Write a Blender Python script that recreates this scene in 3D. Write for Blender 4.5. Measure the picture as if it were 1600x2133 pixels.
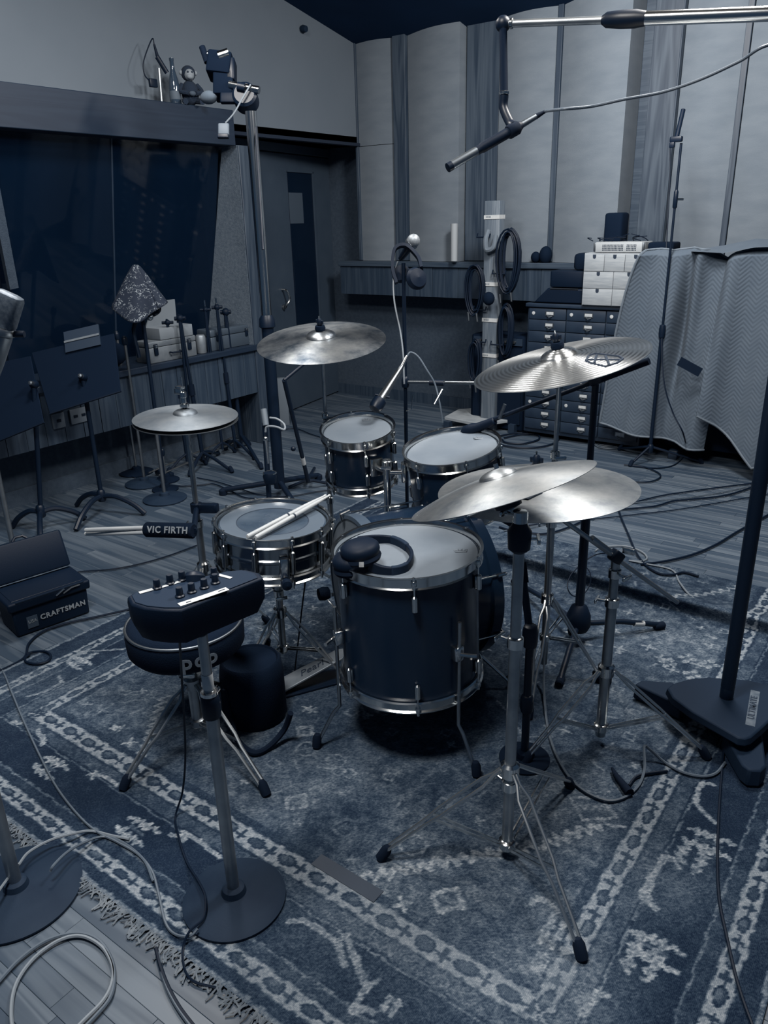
import bpy, math, random
import numpy as np
from mathutils import Vector, Matrix
random.seed(7); rng = np.random.default_rng(11)
for o in list(bpy.data.objects): bpy.data.objects.remove(o)
SC = bpy.context.scene; COL = SC.collection
# ---------------------------------------------------------------- camera
FPX = 1602.0; CX, CY = 800.0, 1066.5; EYE = np.array([0.0, 0.0, 1.52])
# columns: camera right, camera down, camera forward, in room axes (x along the back wall, y along the left wall)
_p, _r, _h = math.radians(20.75), math.radians(1.536), math.radians(36.5)
_dn = np.array([math.cos(_p)*math.sin(_r), math.cos(_p)*math.cos(_r), math.sin(_p)])
_up = -_dn; _f = np.array([0, 0, 1.0]); _y = _f-(_f@_up)*_up; _y /= np.linalg.norm(_y); _x = np.cross(_y, _up)
RW = np.array([[math.cos(_h), -math.sin(_h), 0], [math.sin(_h), math.cos(_h), 0], [0, 0, 1]])@np.stack([_x, _y, _up])
cam = bpy.data.cameras.new('camera'); camo = bpy.data.objects.new('camera', cam); COL.objects.link(camo)
cam.sensor_fit = 'VERTICAL'; cam.sensor_height = 36.0; cam.lens = FPX/2133*36.0; cam.clip_start = 0.05
camo.matrix_world = Matrix(((RW[0,0], -RW[0,1], -RW[0,2], 0), (RW[1,0], -RW[1,1], -RW[1,2], 0), (RW[2,0], -RW[2,1], -RW[2,2], EYE[2]), (0,0,0,1)))
SC.camera = camo
# ---------------------------------------------------------------- world, lamps, exposure
w = bpy.data.worlds.new('room_ambient'); SC.world = w; w.use_nodes = True
w.node_tree.nodes['Background'].inputs[0].default_value = (0.20, 0.38, 0.66, 1); w.node_tree.nodes['Background'].inputs[1].default_value = 0.13
def lamp(name, loc, target, power, size, col=(0.97, 0.985, 1.0), spot=None, blend=0.6):
    if spot:
        l = bpy.data.lights.new(name, 'SPOT'); l.spot_size = math.radians(spot); l.spot_blend = blend; l.shadow_soft_size = size
    else:
        l = bpy.data.lights.new(name, 'AREA'); l.shape = 'DISK'; l.size = size
    l.energy = power; l.color = col
    o = bpy.data.objects.new(name, l); COL.objects.link(o); o.location = loc
    o.rotation_euler = (Vector(target)-Vector(loc)).to_track_quat('-Z', 'Y').to_euler(); return o
WARM = (1.0, 0.962, 0.915)
lamp('ceiling_lamp_kit', (-0.55, 2.75, 2.95), (-1.1, 1.9, 0.3), 80, 0.6, col=WARM)
lamp('ceiling_lamp_back', (-1.45, 3.75, 2.9), (-2.2, 5.4, 1.2), 76, 0.5, col=WARM)
lamp('ceiling_lamp_front', (-1.1, 0.45, 3.4), (-1.2, 0.9, 0.0), 108, 0.7, col=WARM)
lamp('ceiling_lamp_left', (-2.7, 2.2, 3.1), (-2.9, 2.3, 0.0), 52, 0.5, col=WARM)
vs = SC.view_settings; vs.view_transform = 'Standard'; vs.look = 'None'; vs.exposure = -0.08; vs.gamma = 1.0; vs.use_curve_mapping = False
# ---------------------------------------------------------------- picture helpers: a pixel of the photograph and one known coordinate give a place in the room
def ray(px, py): return RW@np.array([px-CX, py-CY, FPX])
def PZ(px, py, z=0.0): d = ray(px, py); return EYE+d*((z-EYE[2])/d[2])
def PX(px, py, x): d = ray(px, py); return EYE+d*(x/d[0])
def PY(px, py, y): d = ray(px, py); return EYE+d*(y/d[1])
def PD(px, py, dep): d = ray(px, py); return EYE+d*(dep/FPX)
def pj(p): v = RW.T@(np.array(p)-EYE); return np.array([CX, CY])+FPX*v[:2]/v[2]
def depth(p): return float((RW.T@(np.array(p)-EYE))[2])
def zat(g, py):
    lo, hi = -0.5, 3.5
    for _ in range(40):
        m = (lo+hi)/2
        if pj((g[0], g[1], m))[1] > py: lo = m
        else: hi = m
    return (lo+hi)/2
def above(g, px, py):
    """point on a pixel's ray that stands most nearly over g"""
    d = ray(px, py); return EYE+d*((g[0]*d[0]+g[1]*d[1])/(d[0]**2+d[1]**2))
def imgn(px, py, ang, ratio):
    """normal of a disc that shows at a pixel with its long axis tilted ang degrees (counter-clockwise) and this minor/major ratio"""
    v = ray(px, py); v = v/np.linalg.norm(v); rt = RW[:,0]-(RW[:,0]@v)*v; rt /= np.linalg.norm(rt); up = np.cross(rt, v)
    if up[2] < 0: up = -up
    a = math.radians(ang); return -v*ratio+math.sqrt(1-ratio*ratio)*(-math.sin(a)*rt+math.cos(a)*up)
# ---------------------------------------------------------------- mesh building
def V3(p): return np.array(p, float)
def unit(v): v = V3(v); return v/np.linalg.norm(v)
def frame(n, hint=None):
    n = unit(n); h = V3(hint if hint is not None else ((1,0,0) if abs(n[0]) < 0.8 else (0,1,0)))
    a = h-(h@n)*n; a /= np.linalg.norm(a); return a, np.cross(n, a), n
class MB:
    def __init__(s): s.v = []; s.f = []; s.mi = []; s.cur = 0
    def add(s, vs_, fs): 
        b = len(s.v); s.v.extend([tuple(map(float, q)) for q in vs_]); s.f.extend([tuple(i+b for i in q) for q in fs]); s.mi.extend([s.cur]*len(fs)); return s
    def box(s, c, size, ax=None, bevel=0.0):
        c = V3(c); h = V3(size)/2; ax = np.eye(3) if ax is None else np.array(ax, float)
        if bevel <= 0:
            P = [c+ax.T@(h*np.array(k)) for k in ((-1,-1,-1),(1,-1,-1),(1,1,-1),(-1,1,-1),(-1,-1,1),(1,-1,1),(1,1,1),(-1,1,1))]
            return s.add(P, [(0,3,2,1),(4,5,6,7),(0,1,5,4),(1,2,6,5),(2,3,7,6),(3,0,4,7)])
        b = min(bevel, h.min()*0.95); hx, hy, hz = h; poly = []
        for sx, sy, a0 in ((1,1,0),(-1,1,90),(-1,-1,180),(1,-1,270)):
            for k in range(4):
                a = math.radians(a0+k*30); poly.append((sx*(hx-b)+b*math.cos(a), sy*(hy-b)+b*math.sin(a)))
        rings = []; n = len(poly)
        for z, q in ((-hz,b*0.8),(-hz+b*0.25,b*0.2),(-hz+b*0.8,0),(hz-b*0.8,0),(hz-b*0.25,b*0.2),(hz,b*0.8)):
            kx, ky = (hx-q)/hx, (hy-q)/hy; rings.append([c+ax.T@np.array([x*kx, y*ky, z]) for x, y in poly])
        P = [p for r in rings for p in r]; F = [tuple(range(n-1, -1, -1)), tuple(range(5*n, 6*n))]
        for r in range(5):
            for i in range(n): j = (i+1) % n; F.append((r*n+i, r*n+j, (r+1)*n+j, (r+1)*n+i))
        return s.add(P, F)
    def lathe(s, o, n, prof, seg=32, hint=None, cap=True, arc=None):
        a, b, n = frame(n, hint); o = V3(o); P = []; F = []
        full = arc is None; a0, a1 = (0, 2*math.pi) if full else arc; m = seg if full else seg+1
        for r, h in prof:
            for k in range(m):
                t = a0+(a1-a0)*k/seg; P.append(o+n*h+(a*math.cos(t)+b*math.sin(t))*r)
        for i in range(len(prof)-1):
            for k in range(seg):
                k2 = (k+1) % m; F.append((i*m+k, i*m+k2, (i+1)*m+k2, (i+1)*m+k))
        if cap and full:
            if prof[0][0] > 1e-6: F.append(tuple(range(m-1, -1, -1)))
            if prof[-1][0] > 1e-6: e = (len(prof)-1)*m; F.append(tuple(range(e, e+m)))
        return s.add(P, F)
    def tube(s, p0, p1, r0, r1=None, seg=12):
        p0, p1 = V3(p0), V3(p1); L = np.linalg.norm(p1-p0); return s.lathe(p0, p1-p0, [(r0, 0), (r0 if r1 is None else r1, L)], seg)
    def path(s, pts, r, seg=8, smooth=0, closed=False, flat=None):
        pts = [V3(p) for p in pts]
        if smooth: pts = spline(pts, smooth, closed)
        n = len(pts); P = []; F = []; a = None
        for i in range(n):
            if closed: t = pts[(i+1) % n]-pts[i-1]
            else: t = pts[min(i+1, n-1)]-pts[max(i-1, 0)]
            t = t/(np.linalg.norm(t)+1e-12)
            if a is None: a = frame(t, flat)[0]
            else: a = a-(a@t)*t; a /= (np.linalg.norm(a)+1e-12)
            b = np.cross(t, a); rr = r[i*(len(r)-1)//max(1, n-1)] if isinstance(r, (list, tuple)) else r
            for k in range(seg):
                q = 2*math.pi*k/seg; P.append(pts[i]+(a*math.cos(q)+b*math.sin(q))*rr)
        for i in range(n if closed else n-1):
            j = (i+1) % n
            for k in range(seg): k2 = (k+1) % seg; F.append((i*seg+k, i*seg+k2, j*seg+k2, j*seg+k))
        if not closed: F.append(tuple(range(seg-1, -1, -1))); F.append(tuple(range((n-1)*seg, n*seg)))
        return s.add(P, F)
    def strip(s, pts, width, thick, side):
        """flat bar along pts: width along side, thickness across"""
        pts = [V3(p) for p in pts]; side = unit(side); P = []; F = []; n = len(pts)
        for i in range(n):
            t = pts[min(i+1, n-1)]-pts[max(i-1, 0)]; t = t/np.linalg.norm(t); sd = side-(side@t)*t; sd /= np.linalg.norm(sd); up = np.cross(t, sd)
            for x, y in ((-1,-1),(1,-1),(1,1),(-1,1)): P.append(pts[i]+sd*x*width/2+up*y*thick/2)
        for i in range(n-1):
            for k in range(4): k2 = (k+1) % 4; F.append((i*4+k, i*4+k2, i*4+4+k2, i*4+4+k))
        F += [(3,2,1,0), tuple(range(n*4-4, n*4))]; return s.add(P, F)
    def prism(s, poly, lo, hi, o=(0,0,0), ax=None):
        ax = np.eye(3) if ax is None else np.array(ax, float); o = V3(o); n = len(poly)
        P = [o+ax.T@np.array([x, y, lo]) for x, y in poly]+[o+ax.T@np.array([x, y, hi]) for x, y in poly]
        F = [tuple(range(n-1, -1, -1)), tuple(range(n, 2*n))]+[(i, (i+1) % n, n+(i+1) % n, n+i) for i in range(n)]
        return s.add(P, F)
    def ball(s, c, r, seg=16, sc=(1,1,1), ax=None):
        ax = np.eye(3) if ax is None else np.array(ax, float); c = V3(c); P = []; F = []; R_ = seg//2
        for i in range(R_+1):
            th = math.pi*i/R_
            for k in range(seg):
                ph = 2*math.pi*k/seg; q = np.array([math.sin(th)*math.cos(ph)*sc[0], math.sin(th)*math.sin(ph)*sc[1], math.cos(th)*sc[2]])*r; P.append(c+ax.T@q)
        for i in range(R_):
            for k in range(seg): k2 = (k+1) % seg; F.append((i*seg+k, i*seg+k2, (i+1)*seg+k2, (i+1)*seg+k))
        return s.add(P, F)
    def torus(s, c, n, R_, r, seg=32, sub=8, arc=(0, 2*math.pi), hint=None):
        a, b, n = frame(n, hint); c = V3(c); full = abs(arc[1]-arc[0]-2*math.pi) < 1e-6; m = seg if full else seg+1
        pts = [c+(a*math.cos(arc[0]+(arc[1]-arc[0])*k/seg)+b*math.sin(arc[0]+(arc[1]-arc[0])*k/seg))*R_ for k in range(m)]
        return s.path(pts, r, sub, closed=full, flat=n)
    def grid(s, fn, nu, nv, thick=0.0):
        P = [fn(i/nu, j/nv) for j in range(nv+1) for i in range(nu+1)]; m = nu+1
        F = [(j*m+i, j*m+i+1, (j+1)*m+i+1, (j+1)*m+i) for j in range(nv) for i in range(nu)]
        return s.add(P, F)
    def build(s, name, mats, parent=None, base=None, smooth=True, angle=40, kind=None, label=None, bevel=0):
        me = bpy.data.meshes.new(name); v = np.array(s.v)
        if base is None: base = WL[parent.name] if parent is not None else np.array([v[:,0].mean(), v[:,1].mean(), v[:,2].min()])
        base = V3(base); me.from_pydata((v-base).tolist(), [], s.f)
        ml = mats if isinstance(mats, (list, tuple)) else [mats]
        for m in ml: me.materials.append(m)
        if len(ml) > 1: me.polygons.foreach_set('material_index', s.mi)
        me.validate()
        if smooth: me.shade_smooth(); me.set_sharp_from_angle(angle=math.radians(angle))
        o = bpy.data.objects.new(name, me); COL.objects.link(o)
        if parent is not None: o.parent = parent; o.location = base-WL[parent.name]
        else: o.location = base
        WL[o.name] = base
        if kind: o['kind'] = kind
        if label: o['label'] = label
        if bevel:
            bm_ = o.modifiers.new('edge', 'BEVEL'); bm_.width = bevel; bm_.segments = 2; bm_.limit_method = 'ANGLE'; bm_.angle_limit = math.radians(50)
        return o
WL = {}
def spline(pts, k=8, closed=False):
    out = []; n = len(pts)
    rngi = range(n) if closed else range(n-1)
    for i in rngi:
        if closed: p0, p1, p2, p3 = pts[i-1], pts[i], pts[(i+1) % n], pts[(i+2) % n]
        else: p1, p2 = pts[i], pts[i+1]; p0 = pts[i-1] if i else 2*p1-p2; p3 = pts[i+2] if i+2 < n else 2*p2-p1
        for j in range(k):
            t = j/k; out.append(0.5*(2*p1+(p2-p0)*t+(2*p0-5*p1+4*p2-p3)*t*t+(3*p1-p0-3*p2+p3)*t**3))
    if not closed: out.append(pts[-1])
    return out
def thing(name, label, cat, loc, group=None):
    o = bpy.data.objects.new(name, None); COL.objects.link(o); o.empty_display_size = 0.05; o.location = V3(loc); WL[o.name] = V3(loc)
    return tag(o, label, cat, group)
def tag(o, label=None, cat=None, group=None, kind=None):
    if label: o['label'] = label
    if cat: o['category'] = cat
    if group: o['group'] = group
    if kind: o['kind'] = kind
    return o
def text(name, body, o, right, up, size, m, parent, extrude=0.0006, align='CENTER', shear=0.0, bold=0.0, spacing=1.0):
    c = bpy.data.curves.new(name, 'FONT'); c.body = body; c.size = size; c.extrude = extrude; c.align_x = align; c.align_y = 'CENTER'; c.shear = shear; c.offset = bold; c.space_character = spacing
    c.materials.append(m); c.resolution_u = 3
    tmp = bpy.data.objects.new('tmp_text', c); COL.objects.link(tmp); bpy.context.view_layer.update()
    me = bpy.data.meshes.new_from_object(tmp.evaluated_get(bpy.context.evaluated_depsgraph_get())); bpy.data.objects.remove(tmp); bpy.data.curves.remove(c)
    t = bpy.data.objects.new(name, me); COL.objects.link(t); r = unit(right); u = V3(up); u = unit(u-(u@r)*r); n = np.cross(r, u); o = V3(o)
    L = o-WL[parent.name]; t.parent = parent
    t.matrix_local = Matrix(((r[0],u[0],n[0],L[0]),(r[1],u[1],n[1],L[1]),(r[2],u[2],n[2],L[2]),(0,0,0,1))); WL[t.name] = o
    return t
# ---------------------------------------------------------------- materials: everything in the place reads as a navy-to-grey tone
def lin(c): return c/12.92 if c <= 0.04045 else ((c+0.055)/1.055)**2.4
LO, HI = (7, 24, 44), (206, 208, 208)
def T(t): return tuple(lin((LO[i]+(HI[i]-LO[i])*t)/255) for i in range(3))+(1.0,)
BLACKS = ('black_paint', 'black_matte', 'black_rubber', 'dark_plastic', 'black_fabric', 'black_cable')
def nodes(name):
    m = bpy.data.materials.new(name); m.use_nodes = True; nt = m.node_tree; return m, nt, nt.nodes['Principled BSDF']
def mat(name, t, rough=0.5, metal=0.0, var=0.0, scale=6.0, detail=6.0, bump=0.0, bscale=60.0, stretch=None, spec=0.5, aniso=0.0, coat=0.0, t2=None, rvar=0.0):
    m, nt, b = nodes(name); b.inputs['Roughness'].default_value = rough; b.inputs['Metallic'].default_value = metal
    b.inputs['Specular IOR Level'].default_value = spec; b.inputs['Base Color'].default_value = tuple(q*.75 for q in T(t)[:3])+(1.0,) if name in BLACKS else T(t)
    if aniso: b.inputs['Anisotropic'].default_value = aniso
    if coat: b.inputs['Coat Weight'].default_value = coat; b.inputs['Coat Roughness'].default_value = 0.08
    tc = nt.nodes.new('ShaderNodeTexCoord'); src = tc.outputs['Object']
    if stretch:
        mp = nt.nodes.new('ShaderNodeMapping'); mp.inputs['Scale'].default_value = stretch; nt.links.new(src, mp.inputs[0]); src = mp.outputs[0]
    if var > 0:
        n = nt.nodes.new('ShaderNodeTexNoise'); n.inputs['Scale'].default_value = scale; n.inputs['Detail'].default_value = detail; nt.links.new(src, n.inputs['Vector'])
        r = nt.nodes.new('ShaderNodeValToRGB'); r.color_ramp.elements[0].position = 0.3; r.color_ramp.elements[1].position = 0.7
        r.color_ramp.elements[0].color = T(max(0, t-var)); r.color_ramp.elements[1].color = T(t+var if t2 is None else t2)
        nt.links.new(n.outputs['Fac'], r.inputs[0]); nt.links.new(r.outputs[0], b.inputs['Base Color'])
        if rvar:
            q = nt.nodes.new('ShaderNodeMapRange'); q.inputs[3].default_value = rough+rvar; q.inputs[4].default_value = max(0.02, rough-rvar); nt.links.new(n.outputs['Fac'], q.inputs[0]); nt.links.new(q.outputs[0], b.inputs['Roughness'])
    if bump > 0:
        n2 = nt.nodes.new('ShaderNodeTexNoise'); n2.inputs['Scale'].default_value = bscale; n2.inputs['Detail'].default_value = 4; nt.links.new(src, n2.inputs['Vector'])
        bp = nt.nodes.new('ShaderNodeBump'); bp.inputs['Strength'].default_value = bump; bp.inputs['Distance'].default_value = 0.01; nt.links.new(n2.outputs['Fac'], bp.inputs['Height']); nt.links.new(bp.outputs[0], b.inputs['Normal'])
    return m
def wood(name, t, var, axis, ring=14.0, rough=0.55, tone_attr=False, fine=0.6):
    """grain that runs along one axis, with darker cathedral figure"""
    m, nt, b = nodes(name); b.inputs['Roughness'].default_value = rough; tc = nt.nodes.new('ShaderNodeTexCoord')
    oi = nt.nodes.new('ShaderNodeObjectInfo'); ad = nt.nodes.new('ShaderNodeVectorMath'); ad.operation = 'ADD'
    mu = nt.nodes.new('ShaderNodeVectorMath'); mu.operation = 'SCALE'; mu.inputs[3].default_value = 7.0; nt.links.new(oi.outputs['Location'], mu.inputs[0])
    nt.links.new(tc.outputs['Object'], ad.inputs[0]); nt.links.new(mu.outputs[0], ad.inputs[1])
    mp = nt.nodes.new('ShaderNodeMapping'); sc = [ring, ring, ring]; sc[axis] = ring*0.06; mp.inputs['Scale'].default_value = sc; nt.links.new(ad.outputs[0], mp.inputs[0])
    n = nt.nodes.new('ShaderNodeTexNoise'); n.inputs['Scale'].default_value = 1.0; n.inputs['Detail'].default_value = 3; n.inputs['Distortion'].default_value = 0.8; nt.links.new(mp.outputs[0], n.inputs['Vector'])
    sn = nt.nodes.new('ShaderNodeMath'); sn.operation = 'MULTIPLY'; sn.inputs[1].default_value = 40.0; nt.links.new(n.outputs['Fac'], sn.inputs[0])
    si = nt.nodes.new('ShaderNodeMath'); si.operation = 'SINE'; nt.links.new(sn.outputs[0], si.inputs[0])
    mp2 = nt.nodes.new('ShaderNodeMapping'); s2 = [ring*12]*3; s2[axis] = ring*0.4; mp2.inputs['Scale'].default_value = s2; nt.links.new(ad.outputs[0], mp2.inputs[0])
    n2 = nt.nodes.new('ShaderNodeTexNoise'); n2.inputs['Scale'].default_value = 1.0; n2.inputs['Detail'].default_value = 4; nt.links.new(mp2.outputs[0], n2.inputs['Vector'])
    a1 = nt.nodes.new('ShaderNodeMath'); a1.operation = 'MULTIPLY_ADD'; a1.inputs[1].default_value = 0.22; a1.inputs[2].default_value = 0.0; nt.links.new(si.outputs[0], a1.inputs[0])
    a2 = nt.nodes.new('ShaderNodeMath'); a2.operation = 'MULTIPLY_ADD'; a2.inputs[1].default_value = fine; nt.links.new(n2.outputs['Fac'], a2.inputs[0]); nt.links.new(a1.outputs[0], a2.inputs[2])
    last = a2
    if tone_attr:
        at = nt.nodes.new('ShaderNodeAttribute'); at.attribute_name = 'tone'; a3 = nt.nodes.new('ShaderNodeMath'); a3.operation = 'ADD'; nt.links.new(a2.outputs[0], a3.inputs[0]); nt.links.new(at.outputs['Fac'], a3.inputs[1]); last = a3
    r = nt.nodes.new('ShaderNodeValToRGB'); r.color_ramp.elements[0].position = 0.0; r.color_ramp.elements[1].position = 0.7; r.color_ramp.elements[0].color = T(max(0, t-var)); r.color_ramp.elements[1].color = T(t+var)
    nt.links.new(last.outputs[0], r.inputs[0]); nt.links.new(r.outputs[0], b.inputs['Base Color']); return m
def facing_chrome(name, t, rough): return mat(name, t, rough, 1.0)
M = dict(
    chrome=mat('chrome', 0.97, 0.17, 1.0), steel=mat('brushed_steel', 0.72, 0.32, 1.0, var=0.05, scale=20), nickel=mat('satin_nickel', 0.62, 0.4, 1.0),
    legs=mat('leg_chrome', 0.97, 0.34, 1.0), gun=mat('worn_chrome_tube', 0.74, 0.40, 1.0, var=0.1, scale=14), black=mat('black_paint', 0.012, 0.42, spec=0.3), blackg=mat('black_lacquer', 0.05, 0.25, spec=0.35), blackm=mat('black_matte', 0.004, 0.85, spec=0.1),
    rubber=mat('black_rubber', 0.006, 0.85, spec=0.15), plastic=mat('dark_plastic', 0.008, 0.55, bump=0.05, bscale=300, spec=0.16), fabricb=mat('black_fabric', 0.008, 0.9, bump=0.2, bscale=260, spec=0.12),
    head=mat('coated_drum_skin', 0.465, 0.55, var=0.05, scale=5, bump=0.04, bscale=180), clearhead=mat('clear_drum_skin', 0.27, 0.2, var=0.08, scale=9, detail=8), headring=mat('drum_skin_ring', 0.36, 0.35),
    white=mat('white_paint', 0.72, 0.5), tape=mat('paper_tape', 0.86, 0.7, var=0.04, scale=30), ink=mat('dark_ink', 0.08, 0.8), inkgrey=mat('grey_ink', 0.50, 0.7), print_=mat('pale_print', 0.62, 0.6),
    stick=mat('hickory_stick', 0.80, 0.45, var=0.06, scale=10, stretch=(1,1,1)), paleply=mat('pale_plywood', 0.66, 0.6, var=0.05, scale=12, stretch=(1,1,8)),
    bright=mat('polished_alloy', 0.97, 0.2, 1.0), cream=mat('cream_plastic', 0.78, 0.5), ironbase=mat('grey_hammered_iron', 0.07, 0.7, var=0.03, scale=9, bump=0.05, bscale=200, spec=0.18),
    cab=mat('dark_painted_wood', 0.09, 0.5, var=0.03, scale=10), label=mat('paper_label', 0.82, 0.6, var=0.06, scale=60), alu=mat('ribbed_aluminium_case', 0.55, 0.45, 0.4, var=0.05, scale=25),
    cablek=mat('black_cable', 0.006, 0.5, spec=0.2), cableg=mat('grey_cable', 0.36, 0.5), cablel=mat('pale_grey_cable', 0.55, 0.45), navy=mat('dark_blue_grey_plastic', 0.06, 0.7, bump=0.05, bscale=250, spec=0.18),
)
# ================================================================ the room
M['plank'] = wood('floor_plank_wood', 0.31, 0.09, 0, 7.0, rough=0.40, tone_attr=True, fine=0.45)
M['board'] = wood('ledge_board_wood', 0.175, 0.05, 2, 8.0, rough=0.5)
M['boardx'] = wood('ledge_top_wood', 0.22, 0.05, 0, 12.0, rough=0.5)
M['boardy'] = wood('beam_wood', 0.055, 0.02, 1, 8.0, rough=0.5)
M['oak'] = wood('oak_batten_wood', 0.215, 0.09, 2, 7.0, rough=0.55)
M['fabric'] = mat('wall_fabric', 0.465, 0.9, var=0.025, scale=5, bump=0.12, bscale=130, stretch=(1, 1, 3))
M['plaster'] = mat('painted_plaster', 0.43, 0.8, var=0.015, scale=2)
M['carpetwall'] = mat('wall_carpet', 0.21, 0.95, var=0.03, scale=40, bump=0.3, bscale=140)
M['returnwall'] = mat('pale_wall_carpet', 0.33, 0.95, var=0.05, scale=60, bump=0.3, bscale=140)
M['doorpaint'] = mat('grey_door_paint', 0.22, 0.55, var=0.015, scale=6, bump=0.05, bscale=90)
M['ceil'] = mat('dark_ceiling', 0.10, 0.9, var=0.01, scale=3)
M['ceil'].node_tree.nodes['Principled BSDF'].inputs['Specular IOR Level'].default_value = 0.1
for e_, k_ in zip([n for n in M['ceil'].node_tree.nodes if n.type == 'VALTORGB'][0].color_ramp.elements, (0.9, 1.1)): e_.color = (0.0065*k_, 0.024*k_, 0.062*k_, 1)
M['dark'] = mat('dark_room', 0.02, 0.9)
def glassmat(name, t, mixf):
    m, nt, b = nodes(name); out = nt.nodes['Material Output']; b.inputs['Base Color'].default_value = T(t); b.inputs['Roughness'].default_value = 0.04
    tr = nt.nodes.new('ShaderNodeBsdfTransparent'); tr.inputs[0].default_value = (0.75, 0.85, 0.95, 1); mx = nt.nodes.new('ShaderNodeMixShader'); mx.inputs[0].default_value = mixf
    nt.links.new(tr.outputs[0], mx.inputs[1]); nt.links.new(b.outputs[0], mx.inputs[2]); nt.links.new(mx.outputs[0], out.inputs[0]); return m
M['glass'] = glassmat('smoked_window_glass', 0.02, 0.55)
def struct(o): o['kind'] = 'structure'; return o
RX0, RX1, RY0, RY1 = -2.6, -0.05, 0.725, 3.34      # the rug's outline
# floor: subfloor with planks one by one
fl = struct(MB().box((-1.4, 2.7, -0.03), (6.6, 6.2, 0.02)).build('floor', M['dark']))
PW_ = 0.0585; planks = []
yy = -0.1; row = 0
while yy < 5.6:
    xx = -4.66+random.random()*0.5-0.5
    while xx < 1.5:
        L = random.choice((0.35, 0.5, 0.7, 0.9, 1.1))*random.uniform(0.85, 1.15); planks.append((max(xx, -4.66), yy, min(xx+L, 1.5), yy+PW_, random.gauss(0, 0.20))); xx += L
    yy += PW_; row += 1
def seen(p):
    x0, y0, x1, y1, _ = p
    if x1-x0 < 0.02: return -1
    n = 0; a = 0.0
    for i in range(7):
        x = x0+(x1-x0)*(i+0.5)/7; y = (y0+y1)/2; q = np.array((x, y, 0)); 
        if depth(q) < 0.25: continue
        u = pj(q)
        if -30 < u[0] < 1630 and -30 < u[1] < 2180 and not (RX0 < x < RX1 and RY0 < y < RY1): n += 1; a += (x1-x0)*PW_/7/depth(q)**3
    return a
sc_ = sorted(((seen(p), i) for i, p in enumerate(planks)), reverse=True)
big = [i for s, i in sc_ if s > 0][:290]; bigset = set(big)
def tone_attr(me, vals):
    a = me.attributes.new('tone', 'FLOAT', 'POINT'); a.data.foreach_set('value', vals)
def plankbox(mb, p):
    x0, y0, x1, y1, t = p; g = 0.0003; b = 0.0007; z = -0.0
    xs = (x0+g, x1-g); ys = (y0+g, y1-g); P = []
    for zz, q in ((-0.02, 0), (-b, 0), (z, b)):
        P += [(xs[0]+q, ys[0]+q, zz), (xs[1]-q, ys[0]+q, zz), (xs[1]-q, ys[1]-q, zz), (xs[0]+q, ys[1]-q, zz)]
    F = [(8, 9, 10, 11)]+[(r*4+i, r*4+(i+1) % 4, r*4+4+(i+1) % 4, r*4+4+i) for r in (0, 1) for i in range(4)]
    mb.add(P, F); return [t]*12
for i in big:
    mb = MB(); tv = plankbox(mb, planks[i]); o = mb.build('plank', M['plank'], fl, base=((planks[i][0]+planks[i][2])/2, planks[i][1], 0), smooth=False); tone_attr(o.data, tv)
mb = MB(); tv = []
for i, p in enumerate(planks):
    if i in bigset: continue
    if p[2]-p[0] > 0.01: tv += plankbox(mb, p)
o = mb.build('far_planks', M['plank'], fl, base=(-1.4, 2.7, 0), smooth=False, kind='stuff'); tone_attr(o.data, tv)
# ceiling, sloping up from the back wall
def cz(y): return 2.80+0.2*(5.5-y)
struct(MB().add([(-4.8, 5.9, cz(5.9)), (1.6, 5.9, cz(5.9)), (1.6, 0.2, cz(0.2)), (-4.8, 0.2, cz(0.2)), (-4.8, 5.9, cz(5.9)+.1), (1.6, 5.9, cz(5.9)+.1), (1.6, 0.2, cz(0.2)+.1), (-4.8, 0.2, cz(0.2)+.1)],
    [(0,1,2,3),(7,6,5,4),(0,4,5,1),(1,5,6,2),(2,6,7,3),(3,7,4,0)]).build('ceiling', M['ceil'], smooth=False))
# left wall: upper plaster, beam, control-room window, ledge, carpeted base
wl = struct(MB().prism([(0.6, 2.105), (5.60, 2.105), (5.60, cz(5.6)), (0.6, cz(0.6))], -0.5, 0, o=(-4.2, 0, 0), ax=((0,1,0),(0,0,1),(1,0,0))).build('wall_left', M['plaster'], smooth=False))
MB().box((-4.21, 4.7, 2.098), (0.06, 1.62, 0.022)).build('soffit_edge', M['dark'], wl, smooth=False)
MB().lathe(PX(627, 60, -4.2), (1, 0, -0.15), [(0.0, 0), (0.018, 0.002), (0.026, 0.02), (0.02, 0.05), (0, 0.052)], 14).build('wall_knob', M['navy'], wl)
struct(MB().box((-4.10, 2.24, 2.098), (0.24, 3.28, 0.205)).build('trim_1', M['boardy'], bevel=0.004)); bpy.data.objects['trim_1']['label'] = 'dark wooden beam above the control room window'
lw = struct(MB().box((-4.45, 2.6, 0.33), (0.34, 3.4, 0.66)).build('wall_left_base', M['carpetwall'], smooth=False))
led = struct(MB().box((-4.16, 2.45, 0.705), (0.40, 3.1, 0.038)).build('trim_2', M['boardy'], bevel=0.004)); led['label'] = 'wooden ledge under the control room window'
for k in range(26):
    y0 = 0.95+k*0.118; s = random.uniform(-0.003, 0.003)
    MB().box((-3.995+s, y0+0.057, 0.535), (0.022, 0.1145, 0.30)).build('board', M['board'], led, base=(-3.995, y0, 0.38), smooth=False)
MB().box((-4.275, 2.5, 0.05), (0.02, 3.1, 0.1)).build('baseboard_left', M['carpetwall'], lw, smooth=False)
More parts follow.
